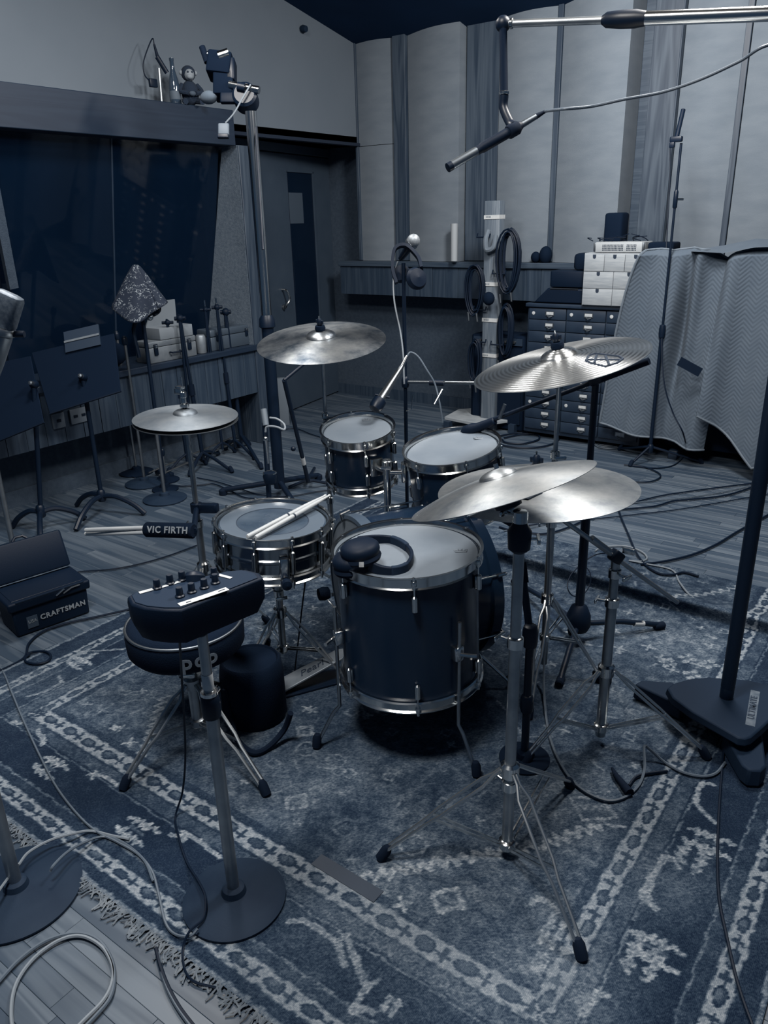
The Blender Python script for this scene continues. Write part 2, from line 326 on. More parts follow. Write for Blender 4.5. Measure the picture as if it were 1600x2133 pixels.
# post beside the window and the sloping return panel
post = struct(MB().box((-4.16, 3.955, 1.0), (0.36, 0.11, 2.0)).build('trim_3', M['oak'], bevel=0.004)); post['label'] = 'wooden post between window and door'
GT, GB = -4.10, -4.36                                # glass leans: its top stands nearer the room than its foot
def gx(z): return GB+(GT-GB)*(z-0.72)/(2.0-0.72)
struct(MB().add([(-3.99, 3.895, 0.72), (-3.99, 3.895, 2.0), (GT, 3.87, 2.0), (GB, 3.80, 0.72), (-3.99, 3.92, 0.72), (-3.99, 3.92, 2.0), (GT, 3.92, 2.0), (GB, 3.92, 0.72)],
    [(0,1,2,3),(7,6,5,4),(0,4,5,1),(2,6,7,3),(1,5,6,2),(3,7,4,0)]).build('wall_window_return', M['returnwall'], smooth=False))
ym = PX(232, 450, -4.2)[1]; yl = PX(22, 520, -4.1)[1]
win = struct(MB().box((-4.43, 2.4, 0.735), (0.02, 2.9, 0.03)).build('window_1', M['dark'], smooth=False)); win['label'] = 'dark control room window of two smoked panes'
for y0, y1 in ((yl, ym-0.003), (ym+0.003, 3.84)):
    MB().add([(gx(.72), y0, .72), (gx(.72), y1, .72), (gx(2.0), y1, 2.0), (gx(2.0), y0, 2.0), (gx(.72)-.012, y0, .72), (gx(.72)-.012, y1, .72), (gx(2.0)-.012, y1, 2.0), (gx(2.0)-.012, y0, 2.0)],
        [(0,1,2,3),(7,6,5,4),(0,4,5,1),(1,5,6,2),(2,6,7,3),(3,7,4,0)]).build('pane', M['glass'], win, smooth=False)
MB().add([(gx(.72)+.004, ym-.005, .72), (gx(.72)+.004, ym+.005, .72), (gx(2)+.004, ym+.005, 2.0), (gx(2)+.004, ym-.005, 2.0), (gx(.72)-.014, ym-.005, .72), (gx(.72)-.014, ym+.005, .72), (gx(2)-.014, ym+.005, 2.0), (gx(2)-.014, ym-.005, 2.0)],
    [(0,1,2,3),(7,6,5,4),(0,4,5,1),(1,5,6,2),(2,6,7,3),(3,7,4,0)]).build('glass_joint', M['cab'], win, smooth=False)
MB().strip([PX(-25, 330, -4.06), PX(27, 600, -4.2)], 0.05, 0.03, (0, 1, 0)).build('window_post', M['carpetwall'], win, smooth=False)
struct(MB().box((-5.35, 2.3, 1.4), (0.04, 4.6, 2.9)).box((-4.95, 4.02, 1.3), (0.85, 0.04, 2.7)).box((-4.95, 0.6, 1.3), (0.85, 0.04, 2.7)).box((-4.95, 2.3, 2.7), (0.85, 3.6, 0.04)).box((-4.95, 2.3, 0.02), (0.85, 3.6, 0.04)).build('wall_control_room', M['dark'], smooth=False))
# door recess
DA, DB = V3((-4.37, 4.02, 0)), V3((-4.66, 5.66, 0)); dd = unit(DB-DA); dn = unit(np.cross(dd, (0, 0, 1))); dn = dn if dn[0] > 0 else -dn
def PDW(px, py, off=0.0):
    d = ray(px, py); o = DA+dn*off; return EYE+d*(((o-EYE)@dn)/(d@dn))
AXD = (dd, (0, 0, 1), dn)
def dpt(p): return ((V3(p)-DA)@dd, p[2])
def quad_on_door(name, pts, lo, hi, m, parent, **k): return MB().prism([dpt(PDW(*q)) for q in pts], lo, hi, o=DA, ax=AXD).build(name, m, parent, **k)
wd = struct(MB().prism([(0, 0), (1.67, 0), (1.67, 2.2), (0, 2.2)], -0.12, -0.03, o=DA, ax=AXD).build('wall_door_recess', M['carpetwall'], smooth=False))
struct(MB().box((-4.45, 4.8, 2.13), (0.5, 1.7, 0.05)).build('wall_soffit', M['carpetwall'], smooth=False))
dl, dr = (PDW(553, 520)-DA)@dd, (PDW(693, 520)-DA)@dd; dz1 = 2.03
door = struct(MB().prism([(dl, 0.01), (dr, 0.01), (dr, dz1), (dl, dz1)], -0.03, 0.0, o=DA, ax=AXD).build('door_1', M['doorpaint'], bevel=0.003)); door['label'] = 'grey studio door with a tall narrow dark pane'
for a0, a1, z0, z1 in ((dl-0.07, dl-0.006, 0, dz1+0.07), (dr+0.006, dr+0.06, 0, dz1+0.07), (dl-0.07, dr+0.06, dz1+0.008, dz1+0.07)):
    MB().prism([(a0, z0), (a1, z0), (a1, z1), (a0, z1)], -0.03, 0.022, o=DA, ax=AXD).build('door_frame', M['doorpaint'], door, bevel=0.003)
w0, w1 = (PDW(608, 520)-DA)@dd, (PDW(657, 520)-DA)@dd; wz0, wz1 = PDW(640, 690)[2], PDW(625, 360)[2]
MB().prism([(w0, wz0), (w1, wz0), (w1, wz1), (w0, wz1)], -0.001, 0.003, o=DA, ax=AXD).build('pane', M['glass'], door, smooth=False)
MB().prism([(w0-.004, wz0), (w1+.004, wz0), (w1+.004, wz1), (w0-.004, wz1)], -0.0005, 0.001, o=DA, ax=AXD).build('pane_backing', M['dark'], door, smooth=False)
for a, b_, c_, d_ in ((w1, w1+.02, wz0-.02, wz1+.02), (w0-.012, w1+.02, wz1, wz1+.014)):
    MB().prism([(a, c_), (b_, c_), (b_, d_), (a, d_)], 0, 0.012, o=DA, ax=AXD).build('pane_bead', M['doorpaint'], door, smooth=False)
s0, s1 = dpt(PDW(600, 466)), dpt(PDW(630, 402)); MB().prism([(w0-.002, s0[1]), (w0+(w1-w0)*.55, s0[1]), (w0+(w1-w0)*.55, s1[1]), (w0-.002, s1[1])], 0.003, 0.0045, o=DA, ax=AXD).build('grey_rectangle', mat('flat_grey', 0.26, 0.7), door, smooth=False)  # thin grey rectangle over the upper left of the pane
h0, h1 = PDW(587, 603), PDW(589, 642)
MB().path([h0, h0+dn*.045+(0,0,-.01), (h0+h1)/2+dn*.06+dd*.02, h1+dn*.045+(0,0,.03), h1+dn*.03], 0.009, 8, smooth=6).build('door_handle', M['chrome'], door)
MB().lathe(PDW(590, 640), dn, [(0.022, 0), (0.022, 0.01), (0.016, 0.014), (0, 0.014)], 16).build('door_lock', M['nickel'], door)
MB().box(PDW(697, 575)+dn*0.02, (0.03, 0.02, 0.14), ax=(dd, dn, (0,0,1))).build('hinge', M['black'], door, smooth=False)
# back wall: carpeted base, ledge with boards, fabric panels between battens
wb = struct(MB().box((-1.7, 5.70, 1.5), (6.2, 0.16, 3.1)).build('wall_back', M['carpetwall'], smooth=False))
struct(MB().box((-1.7, 5.612, 0.045), (5.9, 0.018, 0.09)).build('baseboard_back', M['board'], smooth=False))
lb = struct(MB().box((-1.7, 5.49, 1.185), (5.36, 0.27, 0.04)).build('trim_4', M['boardx'], bevel=0.004)); lb['label'] = 'wooden ledge running along the back wall'
for k in range(46):
    x0 = -4.37+k*0.117; s = random.uniform(-0.003, 0.003)
    if x0 > 0.95: break
    MB().box((x0+0.0565, 5.385+s, 1.05), (0.1145, 0.022, 0.225)).build('board', M['board'], lb, base=(x0, 5.385, 0.94), smooth=False)
def panel(xa, ya, xb, yb, bulge, m, name, par, z0=1.207, z1=None):
    nx = 14
    def fn(u, v):
        x = xa+(xb-xa)*u; y = ya+(yb-ya)*u-bulge*math.sin(math.pi*u); zt = (cz(y)+0.03) if z1 is None else z1; return (x, y, z0+(zt-z0)*v)
    mb = MB().grid(fn, nx, 4); e = []
    top = [fn(i/nx, 1) for i in range(nx+1)]; bot = [fn(i/nx, 0) for i in range(nx+1)]
    mb.add([fn(0,0), fn(0,1), (xa, 5.64, fn(0,1)[2]), (xa, 5.64, z0)], [(0,1,2,3)]); mb.add([fn(1,0), (xb, 5.64, z0), (xb, 5.64, fn(1,1)[2]), fn(1,1)], [(0,1,2,3)])
    mb.add(bot+[(q[0], 5.64, z0) for q in bot], [(i, nx+1+i, nx+2+i, i+1) for i in range(nx)])
    return mb.build(name, m, par, angle=50)
def bx_(px, y): return PY(px, 300, y)[0]
xs_ = dict(a0=-4.19, a1=bx_(823,5.47), b0=bx_(850,5.47), b1=bx_(956,5.42), c0=bx_(1035,5.47), c1=bx_(1151,5.46), d0=bx_(1163,5.46), d1=bx_(1297,5.33), e0=bx_(1404,5.47), e1=bx_(1524,5.46), f0=bx_(1539,5.46), f1=bx_(1680,5.44))
panel(xs_['a0']-.0, 5.46, xs_['a1'], 5.47, 0.02, M['fabric'], 'fabric_panel', wb, z1=PY(780, 303, 5.46)[2]-.002)
panel(xs_['a0']-.0, 5.46, xs_['a1'], 5.47, 0.02, M['fabric'], 'fabric_panel', wb, z0=PY(780, 303, 5.46)[2]+.002)
panel(xs_['b0'], 5.48, xs_['b1'], 5.42, 0.03, M['fabric'], 'fabric_panel', wb)
panel(xs_['c0'], 5.49, xs_['c1'], 5.46, 0.03, M['fabric'], 'fabric_panel', wb)
panel(xs_['d0'], 5.46, xs_['d1'], 5.33, 0.03, M['fabric'], 'fabric_panel', wb)
panel(xs_['e0'], 5.49, xs_['e1'], 5.46, 0.03, M['fabric'], 'fabric_panel', wb)
panel(xs_['f0'], 5.46, xs_['f1'], 5.44, 0.03, M['fabric'], 'fabric_panel', wb)
panel(xs_['f1']+.02, 5.46, xs_['f1']+1.0, 5.44, 0.03, M['fabric'], 'fabric_panel', wb)
def batten(xa, xb, y, name='batten', m='oak'):
    MB().box(((xa+xb)/2, y+0.08, 2.02), (xb-xa, 0.16, 1.62)).build(name, M[m], wb, bevel=0.003)
batten(xs_['a1']+.004, xs_['b0']-.004, 5.445); batten(bx_(976,5.54), xs_['c0']-.004, 5.50); batten(xs_['b1']+.003, bx_(976,5.54)-.002, 5.535, m='boardx')
batten(xs_['c1']+.003, xs_['d0']-.003, 5.445); batten(bx_(1342,5.5), xs_['e0']-.012, 5.50); batten(xs_['d1']+.003, bx_(1342,5.5)-.002, 5.56, m='boardx')
batten(xs_['e0']-.012, xs_['e0']-.002, 5.44); batten(xs_['e1']+.003, xs_['f0']-.003, 5.445); batten(-4.215, -4.19, 5.44); batten(xs_['f1']+.002, xs_['f1']+.018, 5.42)
# ================================================================ the rug, its pattern woven from the places the photograph shows
CELL = 0.0045; NX = int((RX1-RX0)/CELL); NY = int((RY1-RY0)/CELL)
gxv = RX0+(np.arange(NX+1)+0.0)*(RX1-RX0)/NX; gyv = RY0+np.arange(NY+1)*(RY1-RY0)/NY
GX, GY = np.meshgrid(gxv, gyv)
def vnoise(s, seed, oct_=3):
    r = np.random.default_rng(seed); out = np.zeros_like(GX); amp = 1.0; tot = 0
    for o in range(oct_):
        n = int(max(RX1-RX0, RY1-RY0)*s*(2**o))+3; g = r.random((n+1, n+1)); u = (GX-RX0)*s*(2**o); v = (GY-RY0)*s*(2**o); i = u.astype(int); j = v.astype(int); fu = u-i; fv = v-j
        fu = fu*fu*(3-2*fu); fv = fv*fv*(3-2*fv); i = np.clip(i, 0, n-1); j = np.clip(j, 0, n-1)
        out += amp*((g[j,i]*(1-fu)+g[j,i+1]*fu)*(1-fv)+(g[j+1,i]*(1-fu)+g[j+1,i+1]*fu)*fv); tot += amp; amp *= 0.55
    return out/tot
jx, jy = (vnoise(45, 1, 2)-0.5)*0.011, (vnoise(45, 2, 2)-0.5)*0.011        # hand-knotted wobble
WX, WY = GX+jx, GY+jy
tone = 0.20+0.30*(vnoise(4, 3, 5)-0.5)+0.30*(vnoise(38, 4, 2)-0.5)
def paint(mask, t, a=1.0): tone[mask] = tone[mask]*(1-a)+t*a
dx0, dx1, dy0, dy1 = WX-RX0, RX1-WX, WY-RY0, RY1-WY
# insets of the bands from each edge, measured: left, right, near, far
def band(i0, i1, t, a=1.0, noise=0.0):
    def rect(i): return (dx0 > i[0]) & (dx1 > i[1]) & (dy0 > i[2]) & (dy1 > i[3])
    m = rect(i0) & ~rect(i1); tone[m] = tone[m]*(1-a)+t*a+((noise*(vnoise(30, 9, 2)[m]-0.5)) if noise else 0); return m
Z4 = (0, 0, 0, 0)
I1, I2, I3, I4 = (.015,.012,.012,-9), (.10,.06,.04,-9), (.145,.105,.085,-9), (.18,.14,.115,-9)
I5, I6, I7, I8 = (.285,.30,.255,-9), (.335,.345,.30,-9), (.385,.395,.36,-9), (.41,.42,.385,-9)
band(Z4, I1, 0.36); band(I1, I2, 0.04, 0.88, 0.1); band(I3, I4, 0.07, 0.88, 0.14); band(I4, I5, 0.005, 0.93, 0.12); band(I5, I6, 0.17, 0.8, 0.22); band(I7, I8, 0.07, 0.8, 0.1)
mo = band(I2, I3, 0.53); mi = band(I6, I7, 0.54)
for ia, ib in ((I4, tuple(q+.006 for q in I4)), (tuple(q-.012 for q in I5), tuple(q-.006 for q in I5))): band(ia, ib, 0.36, 0.8)
for ia, ib in ((tuple(q-.007 for q in I2), I2), (I3, tuple(q+.007 for q in I3)), (tuple(q-.007 for q in I6), I6), (I7, tuple(q+.008 for q in I7))): band(ia, ib, 0.06, 0.95)
# pods and ticks along the two pale bands
def pods(i0, i1, m, step=0.105):
    for side in range(3):
        along = WX if side in (2, 3) else WY; dist = (dx0, dx1, dy0, dy1)[side]; c = (i0[side]+i1[side])/2; h = (i1[side]-i0[side])/2
        q = (along/step) % 1.0; n = (dist-c)/h
        own = m & (dist > i0[side]-.002) & (dist < i1[side]+.002)
        pod = ((q-0.35)/0.27)**2+(n/0.58)**2 < 1; core = ((q-0.35)/0.17)**2+((n-.15)/0.30)**2 < 1
        tick = (np.abs(q-0.82) < 0.05) & (np.abs(n) < 0.62); bar = (np.abs(n-0.1*np.sin(along*60)) < 0.14) & (q > 0.6)
        paint(own & pod, 0.03); paint(own & (((q-0.35)/0.21)**2+(n/0.44)**2 < 1), 0.14); paint(own & core & (vnoise(60, 5, 1) > .45), 0.28); paint(own & (tick | bar), 0.09)
        saw = (np.abs(np.abs(n)-0.92) < 0.12) & (((along/0.035) % 1) < 0.5); paint(own & saw, 0.30)
pods(I6, I7, mi); pods(I2, I3, mo)
def dist_poly(P, closed=False):
    d = np.full(GX.shape, 9.0); P = list(P)+([P[0]] if closed else [])
    for (ax, ay), (bx, by) in zip(P[:-1], P[1:]):
        lo = (WX > min(ax, bx)-.05) & (WX < max(ax, bx)+.05) & (WY > min(ay, by)-.05) & (WY < max(ay, by)+.05)
        if not lo.any(): continue
        x, y = WX[lo]-ax, WY[lo]-ay; vx, vy = bx-ax, by-ay; t = np.clip((x*vx+y*vy)/(vx*vx+vy*vy+1e-9), 0, 1); dd_ = np.hypot(x-t*vx, y-t*vy); d[lo] = np.minimum(d[lo], dd_)
    return d
def stroke(pts, wid, t, px=True, closed=False, halo=None):
    P = [tuple(PZ(*p)[:2]) for p in pts] if px else pts; d = dist_poly(P, closed)
    if halo is not None: paint(d < wid/2+0.012, halo, 0.7)
    paint(d < wid/2, t)
def zig(a, b, n, amp, wid, t):
    A, B = PZ(*a)[:2], PZ(*b)[:2]; u = (B-A)/n; nn = np.array((-u[1], u[0])); nn /= np.linalg.norm(nn); P = []
    for i in range(n): P += [tuple(A+u*i), tuple(A+u*(i+.5)+nn*amp)]
    stroke(P+[tuple(B)], wid, t, px=False)
def cross(px, py, s, t, rot=0.0, wid=0.012, world=False):
    c = (px, py) if world else PZ(px, py)[:2]
    for k in (0, 90):
        a = math.radians(rot+k); stroke([(c[0]-s*math.cos(a), c[1]-s*math.sin(a)), (c[0]+s*math.cos(a), c[1]+s*math.sin(a))], wid, t, px=False)
def rosette(px, py, s, t, wid=0.014):
    c = PZ(px, py)[:2]; stroke([(c[0]-s, c[1]), (c[0], c[1]-s), (c[0]+s, c[1]), (c[0], c[1]+s)], wid, t, px=False, closed=True, halo=0.14)
    stroke([(c[0]-s*.35, c[1]), (c[0]+s*.35, c[1])], wid, 0.3, px=False)
def octa(px, py, s, t, wid=0.009, cr=True):
    c = PZ(px, py)[:2]; P = [(c[0]+s*math.cos(math.radians(22.5+45*k)), c[1]+s*math.sin(math.radians(22.5+45*k))) for k in range(8)]; stroke(P, wid, t, px=False, closed=True)
    if cr: cross(px, py, s*.5, t*.8, 45, wid*.8)
# medallion fill darker with octagons and latch hooks (centre of the field)
cx_, cy_ = -1.35, 1.98; md = (np.abs(WX-cx_)/0.62+np.abs(WY-cy_)/0.80)
paint(md < 1.0, 0.12, 0.4); paint((md > 0.97) & (md < 1.0), 0.26, 0.7)
r5 = np.random.default_rng(5)
for _ in range(230):
    x, y = r5.uniform(-2.15, -0.5), r5.uniform(1.15, 3.3); k = r5.integers(0, 4)
    if k == 0: cross(x, y, r5.uniform(.012, .02), r5.uniform(.36, .5), r5.choice((0, 45)), .008, True)
    elif k == 1: stroke([(x, y), (x+.03, y), (x+.03, y+.03), (x, y+.03)], .007, r5.uniform(.32, .42), px=False, closed=True)
    else: stroke([(x, y), (x+r5.uniform(-.05, .05), y+r5.uniform(-.05, .05))], .008, r5.uniform(.3, .46), px=False)
# motifs that the photograph shows
for q in ((636, 1528), (617, 1675)): rosette(*q, 0.032, 0.44)
rosette(932, 1880, 0.040, 0.50)
for q in ((272, 1552, .02), (240, 1521, .012), (690, 1838, .014), (838, 1890, .02), (1190, 1320, .02)): cross(q[0], q[1], q[2], 0.56, 45)
for q in ((1010, 1355), (1280, 1320), (1245, 1395), (1310, 1280), (1400, 1400), (1455, 1390), (1375, 1375), (1480, 1350), (1350, 1352), (1290, 1355), (1218, 1345)): cross(q[0], q[1], 0.022, 0.46, 0, .010)
for q in ((1430, 1376), (1478, 1388), (1440, 1410), (1390, 1385)):
    c = PZ(*q)[:2]
    for ox, oy in ((-.02, 0), (.02, 0), (0, .024), (0, -.024)): stroke([(c[0]+ox, c[1]+oy), (c[0]+ox+.004, c[1]+oy+.004)], .022, 0.5, px=False)
octa(860, 1765, 0.035, 0.42); octa(815, 1815, 0.03, 0.36); octa(640, 1565, 0.035, 0.34); octa(700, 1590, 0.03, 0.32); octa(720, 1730, 0.03, 0.26)
zig((755, 1843), (1120, 1775), 13, 0.030, 0.015, 0.54); zig((1135, 1775), (1275, 1725), 6, 0.032, 0.015, 0.54); stroke([(1275, 1725), (1300, 1726)], .011, .5)
zig((305, 1580), (352, 1455), 9, 0.03, 0.011, 0.46)
zig((1405, 1262), (1550, 1228), 9, 0.03, 0.012, 0.48)
stroke([(1188, 1667), (1252, 1667), (1284, 1708), (1216, 1714)], .011, .48, closed=True, halo=.16); zig((1200, 1690), (1265, 1695), 4, 0.02, 0.007, 0.42)
stroke([(1108, 1888), (1112, 1878), (1124, 1875), (1142, 1884), (1158, 1905), (1140, 1940), (1126, 1966)], .016, .5, halo=.18)
stroke([(1090, 1540), (1082, 1525), (1070, 1518)], .008, .34); stroke([(1085, 1540), (1150, 1540), (1135, 1515)], .008, .36)
stroke([(1175, 1930), (1150, 1975)], .018, .5); stroke([(1130, 2000), (1120, 2022)], .03, .45)
# cut-corner lines at the far right of the near field, border hooks and bird-like figures in the dark main border
def hooks(px, py, s, flip=1):
    c = PZ(px, py)[:2]
    for k in (-1, 1):
        b = [(-.9, .22), (-.55, .42), (-.5, .15), (-.2, .45), (-.1, .2), (.2, .5), (.25, .2), (.6, .45), (.75, .3), (.95, .35)]
        stroke([(c[0]+x*s*.6*flip, c[1]+k*y*s*.75) for x, y in b], .013, 0.5, px=False)
    stroke([(c[0]-.5*s*.6, c[1]), (c[0]+.5*s*.6, c[1])], .012, .22, px=False)
for q in ((105, 1603), (285, 1735), (1475, 1760), (1362, 1985)): hooks(*q, 0.1)
hooks(165, 1385, .08); 
def vhook(px, py, s):
    c = PZ(px, py)[:2]
    for k in (-1, 1):
        b = [(-.9, .22), (-.5, .42), (-.5, .15), (-.1, .45), (0, .2), (.3, .5), (.35, .2), (.8, .4)]
        stroke([(c[0]+k*y*s*.75, c[1]+x*s*.6) for x, y in b], .013, 0.46, px=False)
vhook(172, 1372, .09); vhook(1440, 1790, .1); vhook(1340, 2000, .1)
stroke([(185, 1618), (205, 1619), (228, 1626), (245, 1640)], .016, .5); stroke([(190, 1628), (200, 1612)], .014, .48); stroke([(25, 1508), (46, 1512)], .014, .48); stroke([(80, 1525), (92, 1548), (88, 1556)], .015, .48)
stroke([(355, 1745), (390, 1745), (420, 1760), (460, 1790)], .014, .5); stroke([(382, 1738), (385, 1756)], .014, .5)
stroke([(602, 1925), (630, 1922), (660, 1940), (705, 1968), (722, 1952), (745, 2010), (765, 2065)], .016, .48)
stroke([(705, 1968), (717, 2010), (722, 2015)], .016, .44); stroke([(765, 2065), (735, 2110), (760, 2105), (780, 2115)], .015, .48); stroke([(765, 2065), (785, 2050)], .014, .48); stroke([(800, 2110), (815, 2085), (832, 2100), (815, 2120)], .014, .46)
stroke([(1460, 1636), (1448, 1680), (1468, 1700), (1490, 1718)], .016, .5); stroke([(1460, 1636), (1485, 1640)], .014, .5)
stroke([(1408, 1797), (1380, 1790), (1360, 1832), (1338, 1876), (1365, 1898)], .017, .52); stroke([(1340, 1860), (1352, 1878)], .02, .5)
stroke([(1245, 2075), (1238, 2085), (1212, 2118)], .017, .48); stroke([(1245, 2075), (1270, 2080)], .013, .44)
stroke([(60, 1455), (95, 1445), (132, 1425)], .012, .42); stroke([(125, 1412), (128, 1425)], .012, .48); stroke([(190, 1360), (262, 1356)], .010, .42)
# worn pale areas
for px, py, s, a in ((1410, 1860, .09, .55), (1170, 1700, .16, .3), (880, 2010, .2, .3), (640, 1625, .14, .35), (70, 1430, .12, .4), (300, 1460, .2, .25), (1200, 2080, .1, .45), (1040, 1950, .2, .25), (620, 1960, .12, .3), (1340, 1420, .25, .25)):
    c = PZ(px, py)[:2]; g = np.exp(-((GX-c[0])**2+(GY-c[1])**2)/(2*s*s))*a*(0.4+0.9*vnoise(16, 12, 4)); tone += g*(0.44-tone)
spk = np.where(mi | mo, 0.35, 1.0); tone *= 1+spk*(0.56*vnoise(100, 21, 2)-0.28); tone += spk* 0.30*(rng.random(GX.shape)-0.5)*(0.30+tone*1.7)
# relief: a long wrinkle near the far edge, slight waves, knots
hump = 0.068*np.exp(-(((GY-3.035-0.02*np.sin(GX*3))/0.075)**2))*np.clip((GX+1.85)/0.35, 0, 1)*np.clip((-0.10-GX)/0.25, 0, 1)
hz = 0.0075+0.0016*vnoise(5, 31, 2)+hump+0.0012*rng.random(GX.shape)
shear = np.where(hump > 0, -hump*1.55, 0)
verts = np.stack([GX, GY+shear, hz], -1).reshape(-1, 3)
idx = np.arange((NX+1)*(NY+1)).reshape(NY+1, NX+1); quads = np.stack([idx[:-1,:-1], idx[:-1,1:], idx[1:,1:], idx[1:,:-1]], -1).reshape(-1, 4)
rug = thing('rug', 'large worn patterned rug with pale bordered bands under the drum kit', 'rug', ((RX0+RX1)/2, (RY0+RY1)/2, 0))
me = bpy.data.meshes.new('pile'); me.vertices.add(len(verts)); me.vertices.foreach_set('co', (verts-WL['rug']).ravel()); me.loops.add(len(quads)*4); me.loops.foreach_set('vertex_index', quads.ravel().astype(np.int32))
me.polygons.add(len(quads)); me.polygons.foreach_set('loop_start', np.arange(0, len(quads)*4, 4, dtype=np.int32)); me.update(); me.shade_smooth()
ta = me.attributes.new('tone', 'FLOAT', 'POINT'); ta.data.foreach_set('value', np.clip(tone, 0.01, 0.75).ravel().astype(np.float32))
m, nt, b = nodes('woven_wool'); b.inputs['Roughness'].default_value = 0.95; b.inputs['Specular IOR Level'].default_value = 0.2
at = nt.nodes.new('ShaderNodeAttribute'); at.attribute_name = 'tone'; tc = nt.nodes.new('ShaderNodeTexCoord')
wv = nt.nodes.new('ShaderNodeTexWave'); wv.inputs['Scale'].default_value = 95; wv.inputs['Distortion'].default_value = 6; wv.inputs['Detail'].default_value = 2; wv.bands_direction = 'X'; nt.links.new(tc.outputs['Object'], wv.inputs['Vector'])
nz = nt.nodes.new('ShaderNodeTexNoise'); nz.inputs['Scale'].default_value = 230; nz.inputs['Detail'].default_value = 2; nt.links.new(tc.outputs['Object'], nz.inputs['Vector'])
ad = nt.nodes.new('ShaderNodeMath'); ad.operation = 'MULTIPLY_ADD'; ad.inputs[1].default_value = 0.07; nt.links.new(wv.outputs['Fac'], ad.inputs[0]); nt.links.new(at.outputs['Fac'], ad.inputs[2])
ad2 = nt.nodes.new('ShaderNodeMath'); ad2.operation = 'MULTIPLY_ADD'; ad2.inputs[1].default_value = 0.34; nt.links.new(nz.outputs['Fac'], ad2.inputs[0]); nt.links.new(ad.outputs[0], ad2.inputs[2])
su = nt.nodes.new('ShaderNodeMath'); su.operation = 'SUBTRACT'; su.inputs[1].default_value = 0.20; nt.links.new(ad2.outputs[0], su.inputs[0])
cr = nt.nodes.new('ShaderNodeValToRGB'); cr.color_ramp.elements[0].color = T(0); cr.color_ramp.elements[1].color = T(1); cr.color_ramp.elements[0].position = 0; cr.color_ramp.elements[1].position = 1
for k in (0.15, 0.3, 0.5, 0.75): e = cr.color_ramp.elements.new(k); e.color = T(k)
nt.links.new(su.outputs[0], cr.inputs[0]); nt.links.new(cr.outputs[0], b.inputs['Base Color']); me.materials.append(m)
pile = bpy.data.objects.new('pile', me); COL.objects.link(pile); pile.parent = rug; WL['pile'] = WL['rug']
# fringe along the near edge
mb = MB(); r8 = np.random.default_rng(8)
for k in range(620):
    x = RX0+(RX1-RX0)*(k+r8.random())/620; p = V3((x, RY0+.006, .007)); L = r8.uniform(.02, .055); a = r8.normal(0, .55); pts = [p]
    for i in range(3): p = p+V3((math.sin(a)*L/3, -math.cos(a)*L/3, 0)); p[2] = max(.003, .008-.002*i+r8.uniform(-.001, .002)); pts.append(p.copy()); a += r8.normal(0, .5)
    mb.path(pts, .0021, 4)
mb.build('fringe', mat('fringe_wool', 0.46, 0.95, var=0.14, scale=40), rug, kind='stuff')
sp = V3(PZ(722, 1828, .009)); tag(MB().box((sp[0], sp[1], .0098), (0.20, 0.040, 0.0012), ax=((0.995, -.02, 0), (.02, .995, 0), (0,0,1))).build('gaffer_tape_strip', mat('grey_gaffer_tape', 0.11, 0.6)), 'strip of plain grey gaffer tape stuck on the rug', 'tape')
# ================================================================ the drum kit
def cymmat(name, t, var, groove, rough, an=0.4):
    m, nt, b = nodes(name); b.inputs['Metallic'].default_value = 1.0; tc = nt.nodes.new('ShaderNodeTexCoord'); b.inputs['Anisotropic'].default_value = an
    n = nt.nodes.new('ShaderNodeTexNoise'); n.inputs['Scale'].default_value = 9; n.inputs['Detail'].default_value = 7; n.inputs['Roughness'].default_value = 0.65; nt.links.new(tc.outputs['Object'], n.inputs['Vector'])
    r = nt.nodes.new('ShaderNodeValToRGB'); r.color_ramp.elements[0].position = 0.35; r.color_ramp.elements[1].position = 0.68; r.color_ramp.elements[0].color = T(t-var); r.color_ramp.elements[1].color = T(t+var*.6); nt.links.new(n.outputs['Fac'], r.inputs[0]); nt.links.new(r.outputs[0], b.inputs['Base Color'])
    q = nt.nodes.new('ShaderNodeMapRange'); q.inputs[3].default_value = rough+0.14; q.inputs[4].default_value = rough-0.05; nt.links.new(n.outputs['Fac'], q.inputs[0]); nt.links.new(q.outputs[0], b.inputs['Roughness'])
    b.inputs['Anisotropic Rotation'].default_value = 0.25; tg = nt.nodes.new('ShaderNodeTangent'); tg.direction_type = 'RADIAL'; tg.axis = 'Z'; nt.links.new(tg.outputs[0], b.inputs['Tangent'])
    wv = nt.nodes.new('ShaderNodeTexWave'); wv.wave_type = 'RINGS'; wv.rings_direction = 'Z'; wv.inputs['Scale'].default_value = groove; wv.inputs['Distortion'].default_value = 0.6; wv.inputs['Detail'].default_value = 3; wv.inputs['Detail Scale'].default_value = 2.0; nt.links.new(tc.outputs['Object'], wv.inputs['Vector'])
    bp = nt.nodes.new('ShaderNodeBump'); bp.inputs['Strength'].default_value = 0.75 if groove < 60 else 0.12; bp.inputs['Distance'].default_value = 0.002; nt.links.new(wv.outputs['Fac'], bp.inputs['Height']); nt.links.new(bp.outputs[0], b.inputs['Normal'])
    return m
M['cym_ride'] = cymmat('grooved_bronze', 0.95, 0.06, 24, 0.28, 0.8); M['cym_old'] = cymmat('tarnished_bronze', 0.64, 0.36, 90, 0.36, 0.5); M['cym_flat'] = cymmat('smooth_bronze', 0.82, 0.22, 110, 0.40, 0.45); M['cym_hat'] = cymmat('hi_hat_bronze', 0.60, 0.10, 100, 0.50, 0.25)
def orient(o, n, hint=None):
    a, b_, n = frame(n, hint); o.matrix_local = Matrix(((a[0], b_[0], n[0], o.location[0]), (a[1], b_[1], n[1], o.location[1]), (a[2], b_[2], n[2], o.location[2]), (0, 0, 0, 1)))
